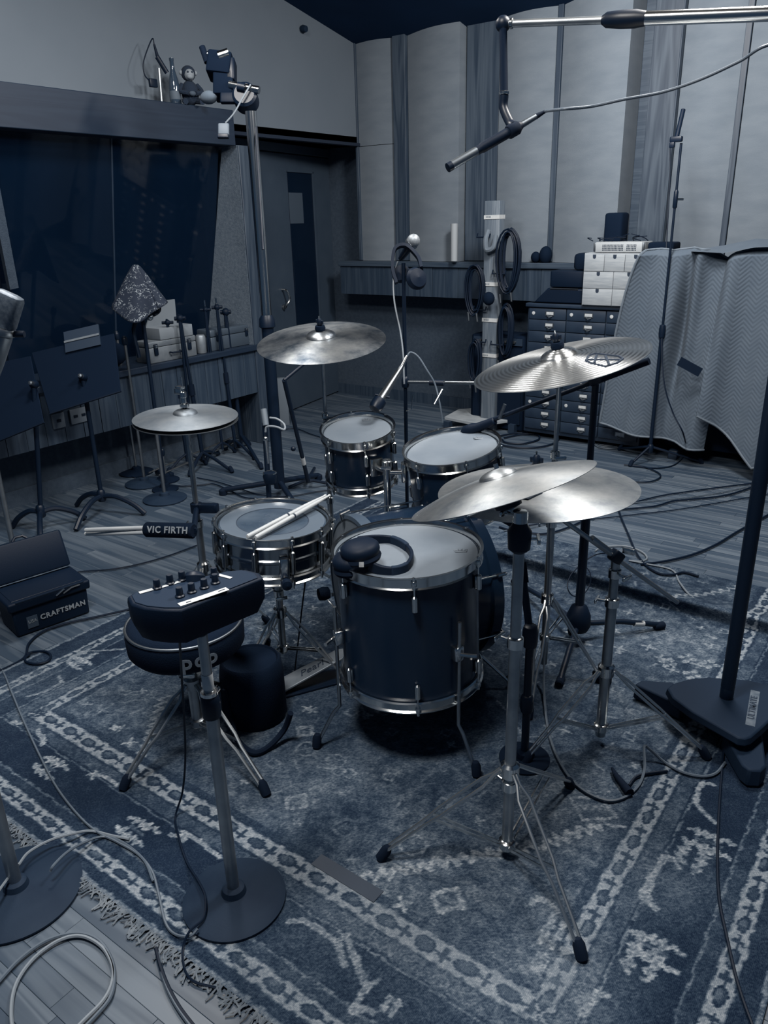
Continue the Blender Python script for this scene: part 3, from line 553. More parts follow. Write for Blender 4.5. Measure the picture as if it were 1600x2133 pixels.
def disc_local(name, prof, c, n, mats, parent, seg=72, hint=None):
    """lathe built about its own z axis, then turned, so ring textures follow the disc"""
    mb = MB().lathe((0,0,0), (0,0,1), prof, seg, cap=False); me_o = mb.build(name, mats, None, base=(0,0,0), angle=60); me_o.parent = parent; me_o.location = V3(c)-WL[parent.name]; WL[me_o.name] = V3(c); orient(me_o, n, hint); return me_o
def cymbal(name, label, c, n, r, m, sag=None, felt=True, group=None, bellr=0.23, hint=None):
    c = V3(c); n = unit(n); t = thing(name, label, 'cymbal', c, group); h = r*0.085 if sag is None else sag; rb = r*bellr; bh = rb*0.42; prof = [(0.006, h+bh)]
    for k in range(1, 7): a = math.radians(15*k); prof.append((rb*math.sin(a)*0.98+.002, h+bh*math.cos(a)))
    for k in range(1, 15): u = k/14; prof.append((rb+(r-rb)*u, h*(1-u**1.7)))
    prof += [(r, -0.0012), (r-.004, -0.0014)]+[(rb+(r-rb)*u, h*(1-u**1.7)-.0018) for u in (.8, .5, .2, 0)]+[(rb*.6, h+bh*.75-.002), (.006, h+bh-.002)]
    disc_local('bronze_disc', prof, c, n, m, t, hint=hint); top = c+n*(h+bh)
    if felt:
        MB().lathe(top, n, [(0.004, -.004), (.019, 0), (.021, .008), (.018, .018), (.008, .02)], 20).build('felt', M['fabricb'], t)
        w = MB().lathe(top+n*.018, n, [(.008, 0), (.011, .004), (.011, .02), (.006, .028), (0, .029)], 14).build('wing_nut', M['black'], t)
        a, b_, _ = frame(n); MB().box(top+n*.033, (.036, .006, .014), ax=(a, b_, n), bevel=.002).build('wing', M['black'], w)
        MB().tube(top+n*.02, top+n*.055, .003, seg=8).build('threaded_tip', M['chrome'], t)
    return t, top
def hoopprof(r, h): return [(r-.002, -.002), (r+.006, -.004), (r+.010, 0), (r+.006, .004), (r+.0055, h-.006), (r+.011, h-.002), (r+.011, h+.001), (r+.003, h), (r, h-.004), (r-.001, .004)]
def crown_logo(c, right, up, s, m, parent, n):
    P = [(-.5,-.3),(.5,-.3),(.62,.28),(.3,.0),(.22,.42),(0,.05),(-.22,.42),(-.3,.0),(-.62,.28)]
    mb = MB()
    right = unit(right); up = V3(up)-(V3(up)@right)*right; up = unit(up)
    for k in range(len(P)): p, q = P[k], P[(k+1) % len(P)]; mb.tube(V3(c)+right*p[0]*s+up*p[1]*s, V3(c)+right*q[0]*s+up*q[1]*s, s*.07, seg=4)
    for y in (-.18, -.06): mb.tube(V3(c)+right*-.42*s+up*y*s, V3(c)+right*.42*s+up*y*s, s*.035, seg=4)
    return mb.build('printed_crown', m, parent)
def lugset(t, c, n, r, dep, k, a0, m, long=False, both=True):
    a, b_, n = frame(n, RW[:,0])
    for i in range(k):
        q = a0+2*math.pi*i/k; d = a*math.cos(q)+b_*math.sin(q); tan = np.cross(n, d)
        for top in ((True, False) if both else (True,)):
            z = (-.062 if top else -dep+.062) if not long else -dep/2
            ln = .042 if not long else dep-.07
            lug = MB().box(c+n*z+d*(r+.007), (.016, .013, ln), ax=(tan, d, n), bevel=.005)
            lug.lathe(c+n*z+d*(r+.013)-n*ln*.5, n, [(.004, -.004), (.0085, 0), (.0085, ln), (.004, ln+.004)], 10); lo = lug.build('lug', m, t)
            sg = 1 if top else -1; e = c+n*(0 if top else -dep)+d*(r+.012)
            rod = MB().tube(e-n*sg*.052, e+n*sg*.012, .0028, seg=8); rod.lathe(e+n*sg*.006, n*sg, [(.0075, -.014), (.0085, -.006), (.0075, 0), (.0045, .001), (.0045, .011), (0, .012)], 10)
            rod.build('tension_rod', M['chrome'], lo)
def drum(name, label, c, n, r, dep, k, a0, shellm, hoopm=None, skin=None, logo=None, group=None, hooph=.034, bead=None, long=False):
    c = V3(c); n = unit(n); t = thing(name, label, 'drum', c-n*dep, group); hoopm = hoopm or M['chrome']; skin = skin or M['head']
    prof = [(r-.008, -.004), (r, -.006)]
    if bead: prof += [(r, -dep/2+.008), (r+.004, -dep/2+.004), (r+.004, -dep/2-.004), (r, -dep/2-.008)]
    MB().lathe(c, n, prof+[(r, -dep+.006), (r-.008, -dep+.004)], 72, cap=False).build('shell', shellm, t, angle=30)
    hd = MB().lathe(c, n, [(0, -.002), (r*.9, -.0018), (r*.975, -.003), (r+.002, -.010), (r+.003, -.016)], 72, cap=False).build('drum_head', skin, t, angle=60)
    MB().lathe(c-n*dep, -n, [(0, -.002), (r*.95, -.002), (r+.002, -.010)], 48, cap=False).build('bottom_head', M['head'] if skin != M['clearhead'] else M['clearhead'], t)
    MB().lathe(c-n*.020, n, hoopprof(r+.003, hooph), 72, cap=False).build('hoop', hoopm, t, angle=35)
    MB().lathe(c-n*(dep-.020), -n, hoopprof(r+.003, hooph*.85), 72, cap=False).build('hoop', hoopm, t, angle=35)
    lugset(t, c, n, r, dep, k, a0, M['chrome'], long)
    if logo:
        L = V3(logo[0]); L = L-((L-c)@n)*n-n*.0005; crown_logo(L, RW[:,0], np.cross(n, RW[:,0])*(1 if np.cross(n, RW[:,0])[2] > -9 else 1), logo[1], M['inkgrey'], hd, n)
    return t
def onplane(px, py, c, n): d = ray(px, py); return EYE+d*(((V3(c)-EYE)@n)/(d@n))
def foot_cap(par, F, d, m=None): MB().lathe(V3(F)+(0, 0, .004), unit(V3(d)*.6+V3((0, 0, 1))), [(.006, -.006), (.014, 0), (.014, .03), (.009, .042), (.005, .044)], 12).build('rubber_foot', m or M['rubber'], par)
def tripod(t, g, hubz, feet, m, rod=.0042, spread=.012, lowz=.06, single=False, poler=.014):
    g = V3((g[0], g[1], 0))
    MB().lathe(g+(0, 0, hubz-.02), (0, 0, 1), [(poler+.002, 0), (poler+.009, .004), (poler+.009, .034), (poler+.002, .04)], 18).build('hub', m, t)
    MB().lathe(g+(0, 0, lowz-.012), (0, 0, 1), [(poler+.001, 0), (poler+.007, .003), (poler+.007, .022), (poler+.001, .026)], 18).build('lower_collar', m, t)
    for F in feet:
        F = V3(F); d = F-g; d[2] = 0; L = np.linalg.norm(d); d /= L; sd = np.array((-d[1], d[0], 0)); mb = MB(); A = g+d*(poler+.008)+(0, 0, hubz); Fz = F+V3((0, 0, .02))
        if single: mb.path([A, A+(Fz-A)*.5+(0, 0, .01), Fz], rod, 8)
        else:
            for s in (-1, 1): mb.path([A+sd*s*.004, A+(Fz-A)*.06+sd*s*.004, A+(Fz-A)*.15+sd*s*spread, A+(Fz-A)*.5+sd*s*spread, A+(Fz-A)*.62+sd*s*spread*.6, A+(Fz-A)*.95+sd*s*spread*.45, Fz+sd*s*.003], rod, 7)
        leg = mb.build('leg', M['legs'] if m is M['chrome'] else m, t); foot_cap(leg, F, -d)
        mid = A+(Fz-A)*.55; b0 = g+d*(poler+.006)+V3((0, 0, lowz))
        br = MB()
        if single: br.strip([b0, mid], .012, .003, sd)
        else:
            for s in (-1, 1): br.strip([b0+sd*s*.006, mid+sd*s*spread*.6], .007, .003, (0, 0, 1))
        br.build('brace', m, leg)
def clamp(t, g, z, r, d, m=None, name='wing_clamp'):
    """collar with a wing screw on a vertical tube"""
    m = m or M['chrome']; g = V3((g[0], g[1], z)); d = unit(d); c = MB().lathe(g-(0, 0, .014), (0, 0, 1), [(r+.001, 0), (r+.005, .003), (r+.005, .027), (r+.001, .03)], 16).build(name, m, t)
    w = MB().tube(g+d*(r+.002), g+d*(r+.026), .004, seg=8); sd = np.cross(d, (0, 0, 1)); w.box(g+d*(r+.028), (.007, .04, .012), ax=(d, sd, (0, 0, 1)), bevel=.003); w.build('wing_screw', m, c)
UP = V3((0, 0, 1))
# --- bass drum, lying with its axis pointing away from the stool
ka = unit((0.50, 0.866, 0)); kb = V3((-1.49, 1.86, 0.30)); kr = 0.272; kd = 0.40
k = thing('bass_drum', 'large black bass drum lying on its side behind the floor tom', 'drum', (kb[0]+ka[0]*kd/2, kb[1]+ka[1]*kd/2, 0))
MB().lathe(kb, ka, [(kr, .0), (kr, kd)], 72, cap=False).build('shell', M['blackg'], k)
MB().lathe(kb, -ka, [(0, .004), (kr, .002)], 64, cap=False).build('batter_head', M['head'], k)
MB().lathe(kb+ka*kd, ka, [(0, .004), (kr, .002)], 64, cap=False).build('front_head', M['blackm'], k)
for q, nn in ((kb, -ka), (kb+ka*kd, ka)):
    MB().lathe(q, nn, [(kr+.001, -.036), (kr+.014, -.034), (kr+.014, .004), (kr+.001, .006), (kr-.002, .002)], 72, cap=False).build('wooden_hoop', mat('hoop_lacquer', 0.26, 0.35) if q is kb else M['blackg'], k)
aa, ab, _ = frame(ka, UP)
for i in range(8):
    q = math.pi/8+2*math.pi*i/8; d = aa*math.cos(q)+ab*math.sin(q)
    lg = MB().box(kb+ka*kd*.5+d*(kr+.008), (.02, .016, .07), ax=(np.cross(ka, d), d, ka), bevel=.006).build('lug', M['chrome'], k)
    for e, s in ((0.0, -1), (kd, 1)):
        cl = MB().path([kb+ka*(e+s*.012)+d*(kr-.006), kb+ka*(e+s*.014)+d*(kr+.016), kb+ka*(e-s*.02)+d*(kr+.024)], .007, 8); cl.tube(kb+ka*(e+s*.02)+d*(kr+.020), kb+ka*kd*.5+d*(kr+.018), .0032, seg=8); cl.build('claw_hook', M['chrome'], lg)
for s in (-1, 1):
    sd = np.cross(ka, UP)*s; q = kb+ka*kd*.8+sd*kr*.72-UP*kr*.62; e = V3((q[0], q[1], .0))+sd*.13+ka*.10
    sp_ = MB().tube(q-(e-q)*.0, e+UP*.015, .006, seg=10).build('spur', M['chrome'], k); foot_cap(sp_, e, -sd)
# --- pedal
pq = kb-ka*.03; pedal = thing('bass_drum_pedal', 'kick pedal with a pale footboard against the bass drum hoop', 'pedal', (pq[0]-ka[0]*.15, pq[1]-ka[1]*.15, .01))
ps = np.cross(ka, UP); base = V3((pq[0], pq[1], .014))
MB().box(base-ka*.17, (.085, .30, .008), ax=(ps, ka, UP), bevel=.003).build('base_plate', M['black'], pedal)
fb = MB(); fbo = base-ka*.16+UP*.055; fu = unit(ka+UP*.30)
fb.prism([(-.038, -.12), (.038, -.12), (.032, .11), (.012, .14), (-.012, .14), (-.032, .11)], -.004, .004, o=fbo, ax=(ps, fu, np.cross(ps, fu))); fbp = fb.build('footboard', M['alu'], pedal, bevel=.002)
text('footboard_lettering', 'Pearl', fbo+np.cross(ps, fu)*.0052, fu, -ps, .045, M['ink'], fbp, shear=.3)
MB().box(base-ka*.305+UP*.025, (.075, .035, .012), ax=(ps, fu, np.cross(ps, fu)), bevel=.004).build('heel_plate', M['alu'], pedal)
for s in (-1, 1): MB().box(base+ps*s*.045+UP*.09, (.012, .03, .18), ax=(ps, ka, UP), bevel=.003).build('pedal_post', M['chrome'], pedal)
MB().tube(base-ps*.055+UP*.17, base+ps*.055+UP*.17, .007).build('axle', M['chrome'], pedal)
bt = MB().tube(base+UP*.17-ka*.0, base-ka*.10+UP*.33, .003, seg=8).build('beater_rod', M['chrome'], pedal); MB().lathe(base-ka*.10+UP*.335-ka*.02, ka, [(.0, 0), (.02, .002), (.024, .02), (.02, .038), (0, .04)], 16).build('beater_head', M['fabricb'], bt)
# --- floor tom and its legs
fc = V3((-1.17, 1.69, 0.612)); fn = imgn(850, 1163, 2.0, 0.415)
ft = drum('floor_tom', 'big black floor tom with a pale coated head, nearest drum', fc, fn, .207, .40, 6, math.radians(-87), M['blackg'], logo=(onplane(960, 1152, fc, fn), .030))
for ang, sgn in ((-125, 1), (-17, 1), (109, 1)):
    d = V3((math.cos(math.radians(ang)), math.sin(math.radians(ang)), 0)); q = fc+d*(.207+.020)-UP*.24
    br = MB().box(q-d*.008, (.03, .03, .045), ax=(np.cross(d, UP), d, UP), bevel=.007).build('leg_bracket', M['chrome'], ft)
    MB().path([q+d*.004+np.cross(UP, d)*.0, q+d*.03+np.cross(UP, d)*.02, q+d*.04+np.cross(UP, d)*.03], .006, 8).build('wing_screw', M['chrome'], br)
    lg = MB().path([q+UP*.10, V3((q[0], q[1], .17)), V3((q[0], q[1], .135)), V3((q[0], q[1], .115))+d*.02, V3((q[0], q[1], .02))+d*.075, V3((q[0], q[1], .012))+d*.078], .0055, 10).build('leg', M['steel'], ft)
    foot_cap(lg, V3((q[0], q[1], .004))+d*.08, -d*.2)
# --- rack toms
t1c = V3((-1.78, 2.25, 0.772)); t1n = imgn(745, 897, 5, .43); drum('rack_tom', 'smallest black rack tom with a pale head beside the crash cymbal', t1c, t1n, .132, .205, 6, math.radians(-78), M['blackg'], logo=(onplane(763, 874, t1c, t1n), .026), group='rack toms')
t2c = V3((-1.39, 2.30, 0.745)); t2n = imgn(940, 936, 8, .385); drum('rack_tom', 'larger black rack tom with a pale head above the bass drum', t2c, t2n, .166, .235, 6, math.radians(-78), M['blackg'], logo=(onplane(998, 912, t2c, t2n), .030), group='rack toms')
tm = thing('tom_mount', 'chrome holder with clamps joining the two rack toms', 'drum mount', (-1.36, 2.06, .57)); pm = V3((-1.58, 2.16, .0))
MB().tube(V3((pm[0], pm[1], .44)), V3((pm[0], pm[1], .71)), .0135, seg=16).build('post', M['chrome'], tm)
for c_, r_ in ((t1c, .132), (t2c, .166)):
    d = unit(V3((c_[0]-pm[0], c_[1]-pm[1], 0))); e = V3((c_[0], c_[1], .66))-d*(r_+.012); MB().path([V3((pm[0], pm[1], .66)), V3((pm[0], pm[1], .66))+d*.03, e-d*.0], .009, 10).build('arm', M['chrome'], tm)
    MB().box(e+d*.004, (.05, .02, .07), ax=(np.cross(d, UP), d, UP), bevel=.006).build('bracket', M['chrome'], tm)
clamp(tm, pm, .69, .0135, (.5, -.8, 0))
# --- snare drum and stand
sc = V3((-1.70, 1.68, 0.605)); sn = imgn(572, 1088, 2, .375)
sh = mat('polished_steel_shell', 0.66, 0.16, 1.0, var=0.06, scale=8)
sd_ = drum('snare_drum', 'chrome snare drum with a clear ringed head and sticks on top', sc, sn, .178, .142, 10, math.radians(-100), sh, skin=M['clearhead'], bead=True, long=True, hooph=.03)
MB().lathe(sc, sn, [(.118, -.0012), (.119, -.0009), (.170, -.0009), (.171, -.0012)], 72, cap=False).build('damping_ring', M['headring'], sd_)
MB().lathe(sc, sn, [(.1165, -.0010), (.117, -.0006), (.1190, -.0006), (.1195, -.0010)], 72, cap=False).build('ring_edge', M['ink'], sd_)
a, b_, n = frame(sn, RW[:,0])
th = math.radians(-72); d = a*math.cos(th)+b_*math.sin(th); MB().lathe(sc+d*.2-n*.13, d, [(.0, 0), (.016, .002), (.018, .012), (.016, .026), (0, .03)], 14).build('strainer_knob', M['black'], sd_)
MB().box(sc+d*.19-n*.085, (.03, .02, .07), ax=(np.cross(n, d), d, n), bevel=.006).build('strainer', M['chrome'], sd_)
for i, (p0, p1) in enumerate((((515, 1118), (682, 1030)), ((532, 1120), (690, 1030)))):
    A = onplane(*p0, sc+sn*.012, sn); B = onplane(*p1, sc+sn*.030, sn); d = unit(B-A); L = .405; B = A+d*L
    st = thing('drumstick', ('drumstick across the snare head, left one of the pair' if i == 0 else 'drumstick across the snare head, right one of the pair'), 'drumstick', A, 'drumsticks on the snare')
    MB().lathe(A, d, [(0, 0), (.006, .001), (.0074, .006), (.0074, L*.72), (.0062, L*.83), (.0036, L*.955), (.0036, L*.965), (.0046, L*.975), (.0048, L*.99), (.002, L), (0, L)], 14).build('stick_shaft', M['stick'], st)
    MB().lathe(A+d*L*.47, d, [(.0076, 0), (.0077, .001), (.0077, .007), (.0076, .008)], 14, cap=False).build('ink_band', M['ink'], st)
sg = V3((-1.70, 1.68, 0)); ss = thing('snare_stand', 'chrome snare stand with a basket under the snare drum', 'drum stand', sg)
MB().tube(sg+UP*.10, sg+UP*.40, .0125).build('pole', M['gun'], ss); MB().ball(sg+UP*.415, .018).build('ball_joint', M['chrome'], ss)
for i in range(3):
    q = math.radians(-80+120*i); d = V3((math.cos(q), math.sin(q), 0)); MB().path([sg+UP*.415, sg+d*.08+UP*.425, sg+d*.185+UP*.442, sg+d*.196+UP*.475, sg+d*.196+UP*.49], .006, 8, smooth=4).build('basket_arm', M['chrome'], ss)
clamp(ss, sg, .33, .0125, (.8, -.5, 0)); tripod(ss, sg, .26, [sg+V3((.24*math.cos(math.radians(q)), .24*math.sin(math.radians(q)), 0)) for q in (20, 150, -95)], M['chrome'], lowz=.12)
# --- hi-hat
hc = V3((-2.09, 1.69, .895)); hn = imgn(385, 868, 4, .255); hg = V3((-2.09, 1.69, 0))
ht, htop = cymbal('hi_hat_cymbal', 'upper cymbal of the hi-hat pair, pale bronze with a bright bell', hc+hn*.010, hn, .178, M['cym_hat'], felt=False, group='hi-hat cymbals', sag=.012)
hb, _ = cymbal('hi_hat_cymbal', 'lower upturned hi-hat cymbal, dark edge beneath the upper one', hc-hn*.004, -hn, .178, M['cym_hat'], felt=False, group='hi-hat cymbals', sag=.012)
hs = thing('hi_hat_stand', 'chrome hi-hat stand carrying the cymbal pair at left', 'cymbal stand', hg)
MB().tube(hg+UP*.86, htop+UP*.10, .003, seg=8).build('pull_rod', M['chrome'], hs)
cl = MB().lathe(htop-UP*.004, UP, [(.010, 0), (.016, .002), (.016, .012), (.009, .016), (.009, .034), (.012, .036), (.012, .052), (.005, .056)], 14).build('clutch', M['chrome'], hs)
MB().box(htop+UP*.05+V3((-.018, -.006, 0)), (.035, .008, .02), bevel=.003).build('clutch_wing', M['bright'], cl); MB().box(htop+UP*.064+V3((-.012, 0, .0)), (.03, .02, .008), bevel=.002).build('clutch_lever', M['bright'], cl)
MB().lathe(hg+UP*.848, UP, [(.008, 0), (.02, .004), (.022, .022), (.014, .028)], 16).build('seat_cup', M['black'], hs)
MB().tube(hg+UP*.46, hg+UP*.85, .0095).build('upper_tube', M['gun'], hs); MB().tube(hg+UP*.02, hg+UP*.50, .0135).build('lower_tube', M['gun'], hs); clamp(hs, hg, .50, .013, (-.7, -.5, 0))
tripod(hs, hg, .33, [hg+V3((.25*math.cos(math.radians(q)), .25*math.sin(math.radians(q)), 0)) for q in (-60, 75, 190)], M['chrome'], lowz=.10)
MB().box(hg+V3((.06, -.10, .03)), (.08, .26, .01), ax=((.9, .43, 0), (-.43, .9, .15), (0, -.15, 1)), bevel=.003).build('hi_hat_footboard', M['nickel'], hs)
# stick holder clamped to the hi-hat stand
A = PD(305, 1103, 2.62); B = PD(404, 1106, 2.56); hd_ = thing('stick_holder', 'black padded stick tube with white lettering clamped to the hi-hat stand', 'stick holder', A); dx = unit(B-A); rr = .026
MB().lathe(A, dx, [(.018, .004), (rr-.003, 0), (rr, .004), (rr, np.linalg.norm(B-A)-.004), (rr-.004, np.linalg.norm(B-A)), (0, np.linalg.norm(B-A))], 24, cap=False).build('sleeve', M['fabricb'], hd_)
cm_ = V3((hg[0], hg[1], B[2])); MB().path([B, (B+cm_)/2, cm_], .010, 8).build('clamp_arm', M['black'], hd_); MB().lathe(cm_-UP*.02, UP, [(.0145, 0), (.021, .003), (.021, .037), (.0145, .04)], 16).build('collar', M['black'], hd_)
MB().box(cm_+unit(dx)*.05, (.075, .03, .034), ax=(dx, np.cross(UP, dx), UP), bevel=.007).build('clamp_knob', M['black'], hd_)
tocam = unit(EYE-(A+B)/2); tocam = unit(tocam-(tocam@dx)*dx); text('sleeve_lettering', 'VIC FIRTH', (A+B)/2+tocam*(rr+.0015)+dx*.008, dx, np.cross(tocam, dx), .031, M['print_'], hd_, bold=.0008, spacing=1.15)
for j, off in enumerate((.0075, -.0085)):
    S0 = A+dx*.03+np.cross(tocam, dx)*off; S1 = S0-unit(dx-UP*.10*0+(PD(177, 1107, 2.66)-A)*0)*.235; S1 = PD(177, 1104+8*j, 2.66+.02*j); dS = unit(S1-S0); L = np.linalg.norm(S1-S0)
    st = MB().lathe(S0, dS, [(.0, 0), (.0078, .002), (.0078, L-.006), (.0062, L-.001), (0, L)], 12).build('drumstick', M['stick'], base=S1); tag(st, ('upper drumstick sticking out of the black stick holder' if j == 0 else 'lower drumstick sticking out of the black stick holder'), 'drumstick', 'drumsticks in the holder')
# --- cymbals and their stands
def straight_stand(name, label, g, top, feet, hubz, joins, m=None, r=.0135, lowz=.06, bot=.035, topn=None):
    m = m or M['gun']; t = thing(name, label, 'cymbal stand', (g[0], g[1], 0)); g = V3((g[0], g[1], 0)); zs = [bot]+joins+[top[2]-.03]
    for i in range(len(zs)-1):
        rr_ = r*(1-.2*i); MB().tube(g+UP*zs[i], g+UP*zs[i+1], rr_, seg=16).build('tube', m, t)
        if i: clamp(t, g, zs[i], r*(1-.2*(i-1)), (-.8, -.5, 0) if i % 2 else (.7, -.6, 0))
    tl = MB().path([g+UP*(top[2]-.04), V3(top)-(0, 0, .0)], .005, 8).build('tilter', M['chrome'], t); MB().lathe(V3(top)-unit(topn if topn is not None else UP)*.016, topn if topn is not None else UP, [(.005, -.022), (.012, -.02), (.014, -.006), (.018, 0), (.016, .008), (.006, .01)], 14).build('cup', M['black'], tl)
    tripod(t, g, hubz, feet, M['chrome'], lowz=lowz, poler=r); return t
c1 = V3((-1.99, 2.31, 1.085)); n1 = imgn(668, 714, 5, .315); cymbal('crash_cymbal', 'tarnished dark crash cymbal on a stand behind the smallest tom', c1, n1, .252, M['cym_old'])
g1 = (-1.99, 2.31); straight_stand('cymbal_stand', 'thin chrome cymbal stand holding the tarnished crash cymbal', g1, c1+n1*.008, [V3((g1[0]+.27*math.cos(math.radians(q)), g1[1]+.27*math.sin(math.radians(q)), 0)) for q in (-150, -30, 90)], .32, [.42, .78], r=.012)
c2 = V3((-.955, 2.215, 1.10)); n2 = imgn(1172, 760, 12, .235); cy2, _ = cymbal('ride_cymbal', 'grooved bright ride cymbal with a black logo at the right', c2, n2, .268, M['cym_ride'], bellr=.21)
def cyh(r_, R_=.268, bellr=.21):
    rb = R_*bellr; h = R_*.085; return h*(1-max(0, min(1, (r_-rb)/(R_-rb)))**1.7)
def cymmark(par, pts, c, n, wid, m, lift): 
    mb = MB(); P = []
    for x, y in pts:
        h_ = lift
        for _ in range(5): q = onplane(x, y, c+n*h_, n); rr_ = np.linalg.norm(q-c-n*h_); h_ = cyh(rr_)+.0004
        P.append(q)
    mb.path(P, wid, 5); o = mb.build('printed_mark', m, par); return o
for P, wv_ in (([(1226, 742), (1240, 737), (1290, 743), (1298, 748), (1285, 757), (1262, 764), (1232, 757), (1221, 752), (1226, 742)], .0042), ([(1243, 740), (1238, 757)], .004), ([(1262, 742), (1270, 762)], .004), ([(1225, 750), (1294, 750)], .0035)): cymmark(cy2, P, c2, n2, wv_, M['ink'], .0075)
g2 = (c2[0]+.0, c2[1]); straight_stand('cymbal_stand', 'chrome cymbal stand under the grooved ride cymbal', g2, c2+n2*.010, [PZ(1250, 1425), V3((g2[0]+.08, g2[1]-.28, 0)), V3((g2[0]-.02, g2[1]+.30, 0))], zat(g2, 1250), [zat(g2, 1095), .80], r=.0125, lowz=.14)
c3 = V3((-.79, 1.73, .865)); n3 = imgn(1127, 1017, 1.0, .295); cy3, tp3 = cymbal('crash_cymbal', 'broad smooth bronze cymbal lying flat beyond the tilted one', c3, n3, .254, M['cym_flat'])
for P in (([(1079, 1037), (1096, 1029), (1128, 1027), (1100, 1040), (1079, 1037)],)): cymmark(cy3, P, c3, n3, .0032, M['ink'], .010)
c4 = V3((-.72, 1.40, .975)); n4 = imgn(1042, 1017, 17.2, .135); cymbal('crash_cymbal', 'steeply tilted crash cymbal on the nearest chrome stand', c4, n4, .203, M['cym_flat'], sag=.030, felt=False, bellr=.2)
g4 = V3(PZ(1055, 1790)); s4 = thing('cymbal_stand', 'tall chrome cymbal stand nearest the camera with double-braced legs', 'cymbal stand', g4)
z4 = [.03, zat(g4, 1345), zat(g4, 1130), c4[2]-.075]
for i in range(3): MB().tube(g4+UP*z4[i], g4+UP*z4[i+1], (.0135, .0122, .0095)[i], seg=18).build('tube', M['gun'], s4)
MB().path([g4+UP*z4[3], c4-n4*.02, c4+n4*.05], .0055, 8).build('tilter', M['chrome'], s4)
sl = MB().lathe(c4-n4*.052, n4, [(.012, 0), (.030, .006), (.033, .03), (.026, .036), (.024, .052), (.016, .058)], 20).build('sleeve', M['black'], s4); MB().lathe(g4+UP*(z4[3]-.06), UP, [(.012, 0), (.024, .01), (.026, .05), (.014, .07)], 16).build('tilter_knuckle', M['black'], s4)
clamp(s4, g4, z4[1], .0135, (-.8, .1, 0)); clamp(s4, g4, z4[2], .0122, (.7, .4, 0)); clamp(s4, g4, z4[2]+.05, .011, (-.8, .2, 0)); clamp(s4, g4, zat(g4, 1640), .0145, (-.8, .25, 0))
tripod(s4, g4, zat(g4, 1608), [PZ(1212, 2005), PZ(793, 1795), V3((g4[0]+.03, g4[1]+.33, 0))], M['chrome'], lowz=zat(g4, 1762), spread=.015, rod=.004)
# boom stand of the flat cymbal
g3 = V3(PZ(1250, 1535, .03)); g3[2] = 0; s3 = thing('boom_cymbal_stand', 'chrome boom cymbal stand at right with a slanting boom arm', 'cymbal stand', g3)
zz3 = [.03, zat(g3, 1260), zat(g3, 1165)]
for i in range(2): MB().tube(g3+UP*zz3[i], g3+UP*zz3[i+1], (.0150, .0128)[i], seg=18).build('tube', M['gun'], s3)
pv = g3+UP*zz3[2]; c3b = c3+n3*.0; bd = unit(c3b-n3*.03-pv); end = pv-bd*.30
MB().tube(end, c3b-n3*.04, .0065, seg=12).build('boom_arm', M['gun'], s3); MB().tube(pv+bd*.03, pv+bd*.11, .0095, seg=12).build('boom_sleeve', M['steel'], s3); MB().lathe(c3b-n3*.035, n3, [(.007, 0), (.014, .003), (.015, .02), (.018, .026), (.006, .032)], 14).build('cup', M['black'], s3)
tl = MB().box(pv, (.04, .035, .045), ax=(bd, np.cross(UP, bd), np.cross(bd, np.cross(UP, bd))), bevel=.008).build('boom_tilter', M['black'], s3); MB().box(pv+V3((.03, .01, .02)), (.035, .008, .018), bevel=.003).build('wing_nut', M['chrome'], tl)
clamp(s3, g3, zz3[1], .015, (-.9, -.1, 0)); clamp(s3, g3, zat(g3, 1200), .0128, (.8, -.2, 0))
tripod(s3, g3, zat(g3, 1400), [PZ(1472, 1585), PZ(1092, 1598), V3((g3[0]-.10, g3[1]+.33, 0))], M['chrome'], lowz=.06, poler=.015, spread=.014)
# --- drum throne
tg_ = V3((-1.655, 1.245, 0)); th_ = thing('drum_throne', 'round black padded drum throne with pale piping and letters pdp', 'stool', tg_); tz = .45
tn = imgn(385, 1300, 3, .46)
MB().lathe(tg_+UP*(tz-.085), UP, [(.10, -.018), (.155, -.012), (.168, .004), (.170, .05), (.166, .072), (.150, .086), (.08, .093), (0, .094)], 56, cap=False).build('cushion', M['fabricb'], th_, angle=60)
MB().torus(tg_+UP*(tz-.012), UP, .1655, .0042, 64, 8).build('piping', M['nickel'], th_)
MB().lathe(tg_+UP*(tz-.11), UP, [(.0, 0), (.05, .0), (.10, .008)], 24).build('seat_plate', M['black'], th_)
to = unit(V3((-tg_[0], -tg_[1], 0))); rt = np.cross(UP, to)
for i, ch in enumerate('pdp'):
    q = (i-1)*.21+.16; d = to*math.cos(q)+rt*math.sin(q); text('cushion_lettering', ch, tg_+d*.1725+UP*(tz-.052), np.cross(UP, d), UP, .062, mat('grey_print', 0.40, 0.7) if i == 0 else bpy.data.materials['grey_print'], th_, bold=.0015)
MB().tube(tg_+UP*.08, tg_+UP*.28, .016).build('lower_post', M['gun'], th_); MB().tube(tg_+UP*.26, tg_+UP*.36, .0125).build('upper_post', M['gun'], th_); clamp(th_, tg_, .28, .016, (.6, -.7, 0))
MB().box(tg_+to*.02+UP*.345+rt*.02, (.03, .012, .02)).build('height_tag', M['tape'], th_)
tripod(th_, tg_, .23, [PZ(258, 1650), PZ(556, 1662), V3((tg_[0]-.10, tg_[1]+.26, 0))], M['gun'], lowz=.09, poler=.016, spread=.016, rod=.005)
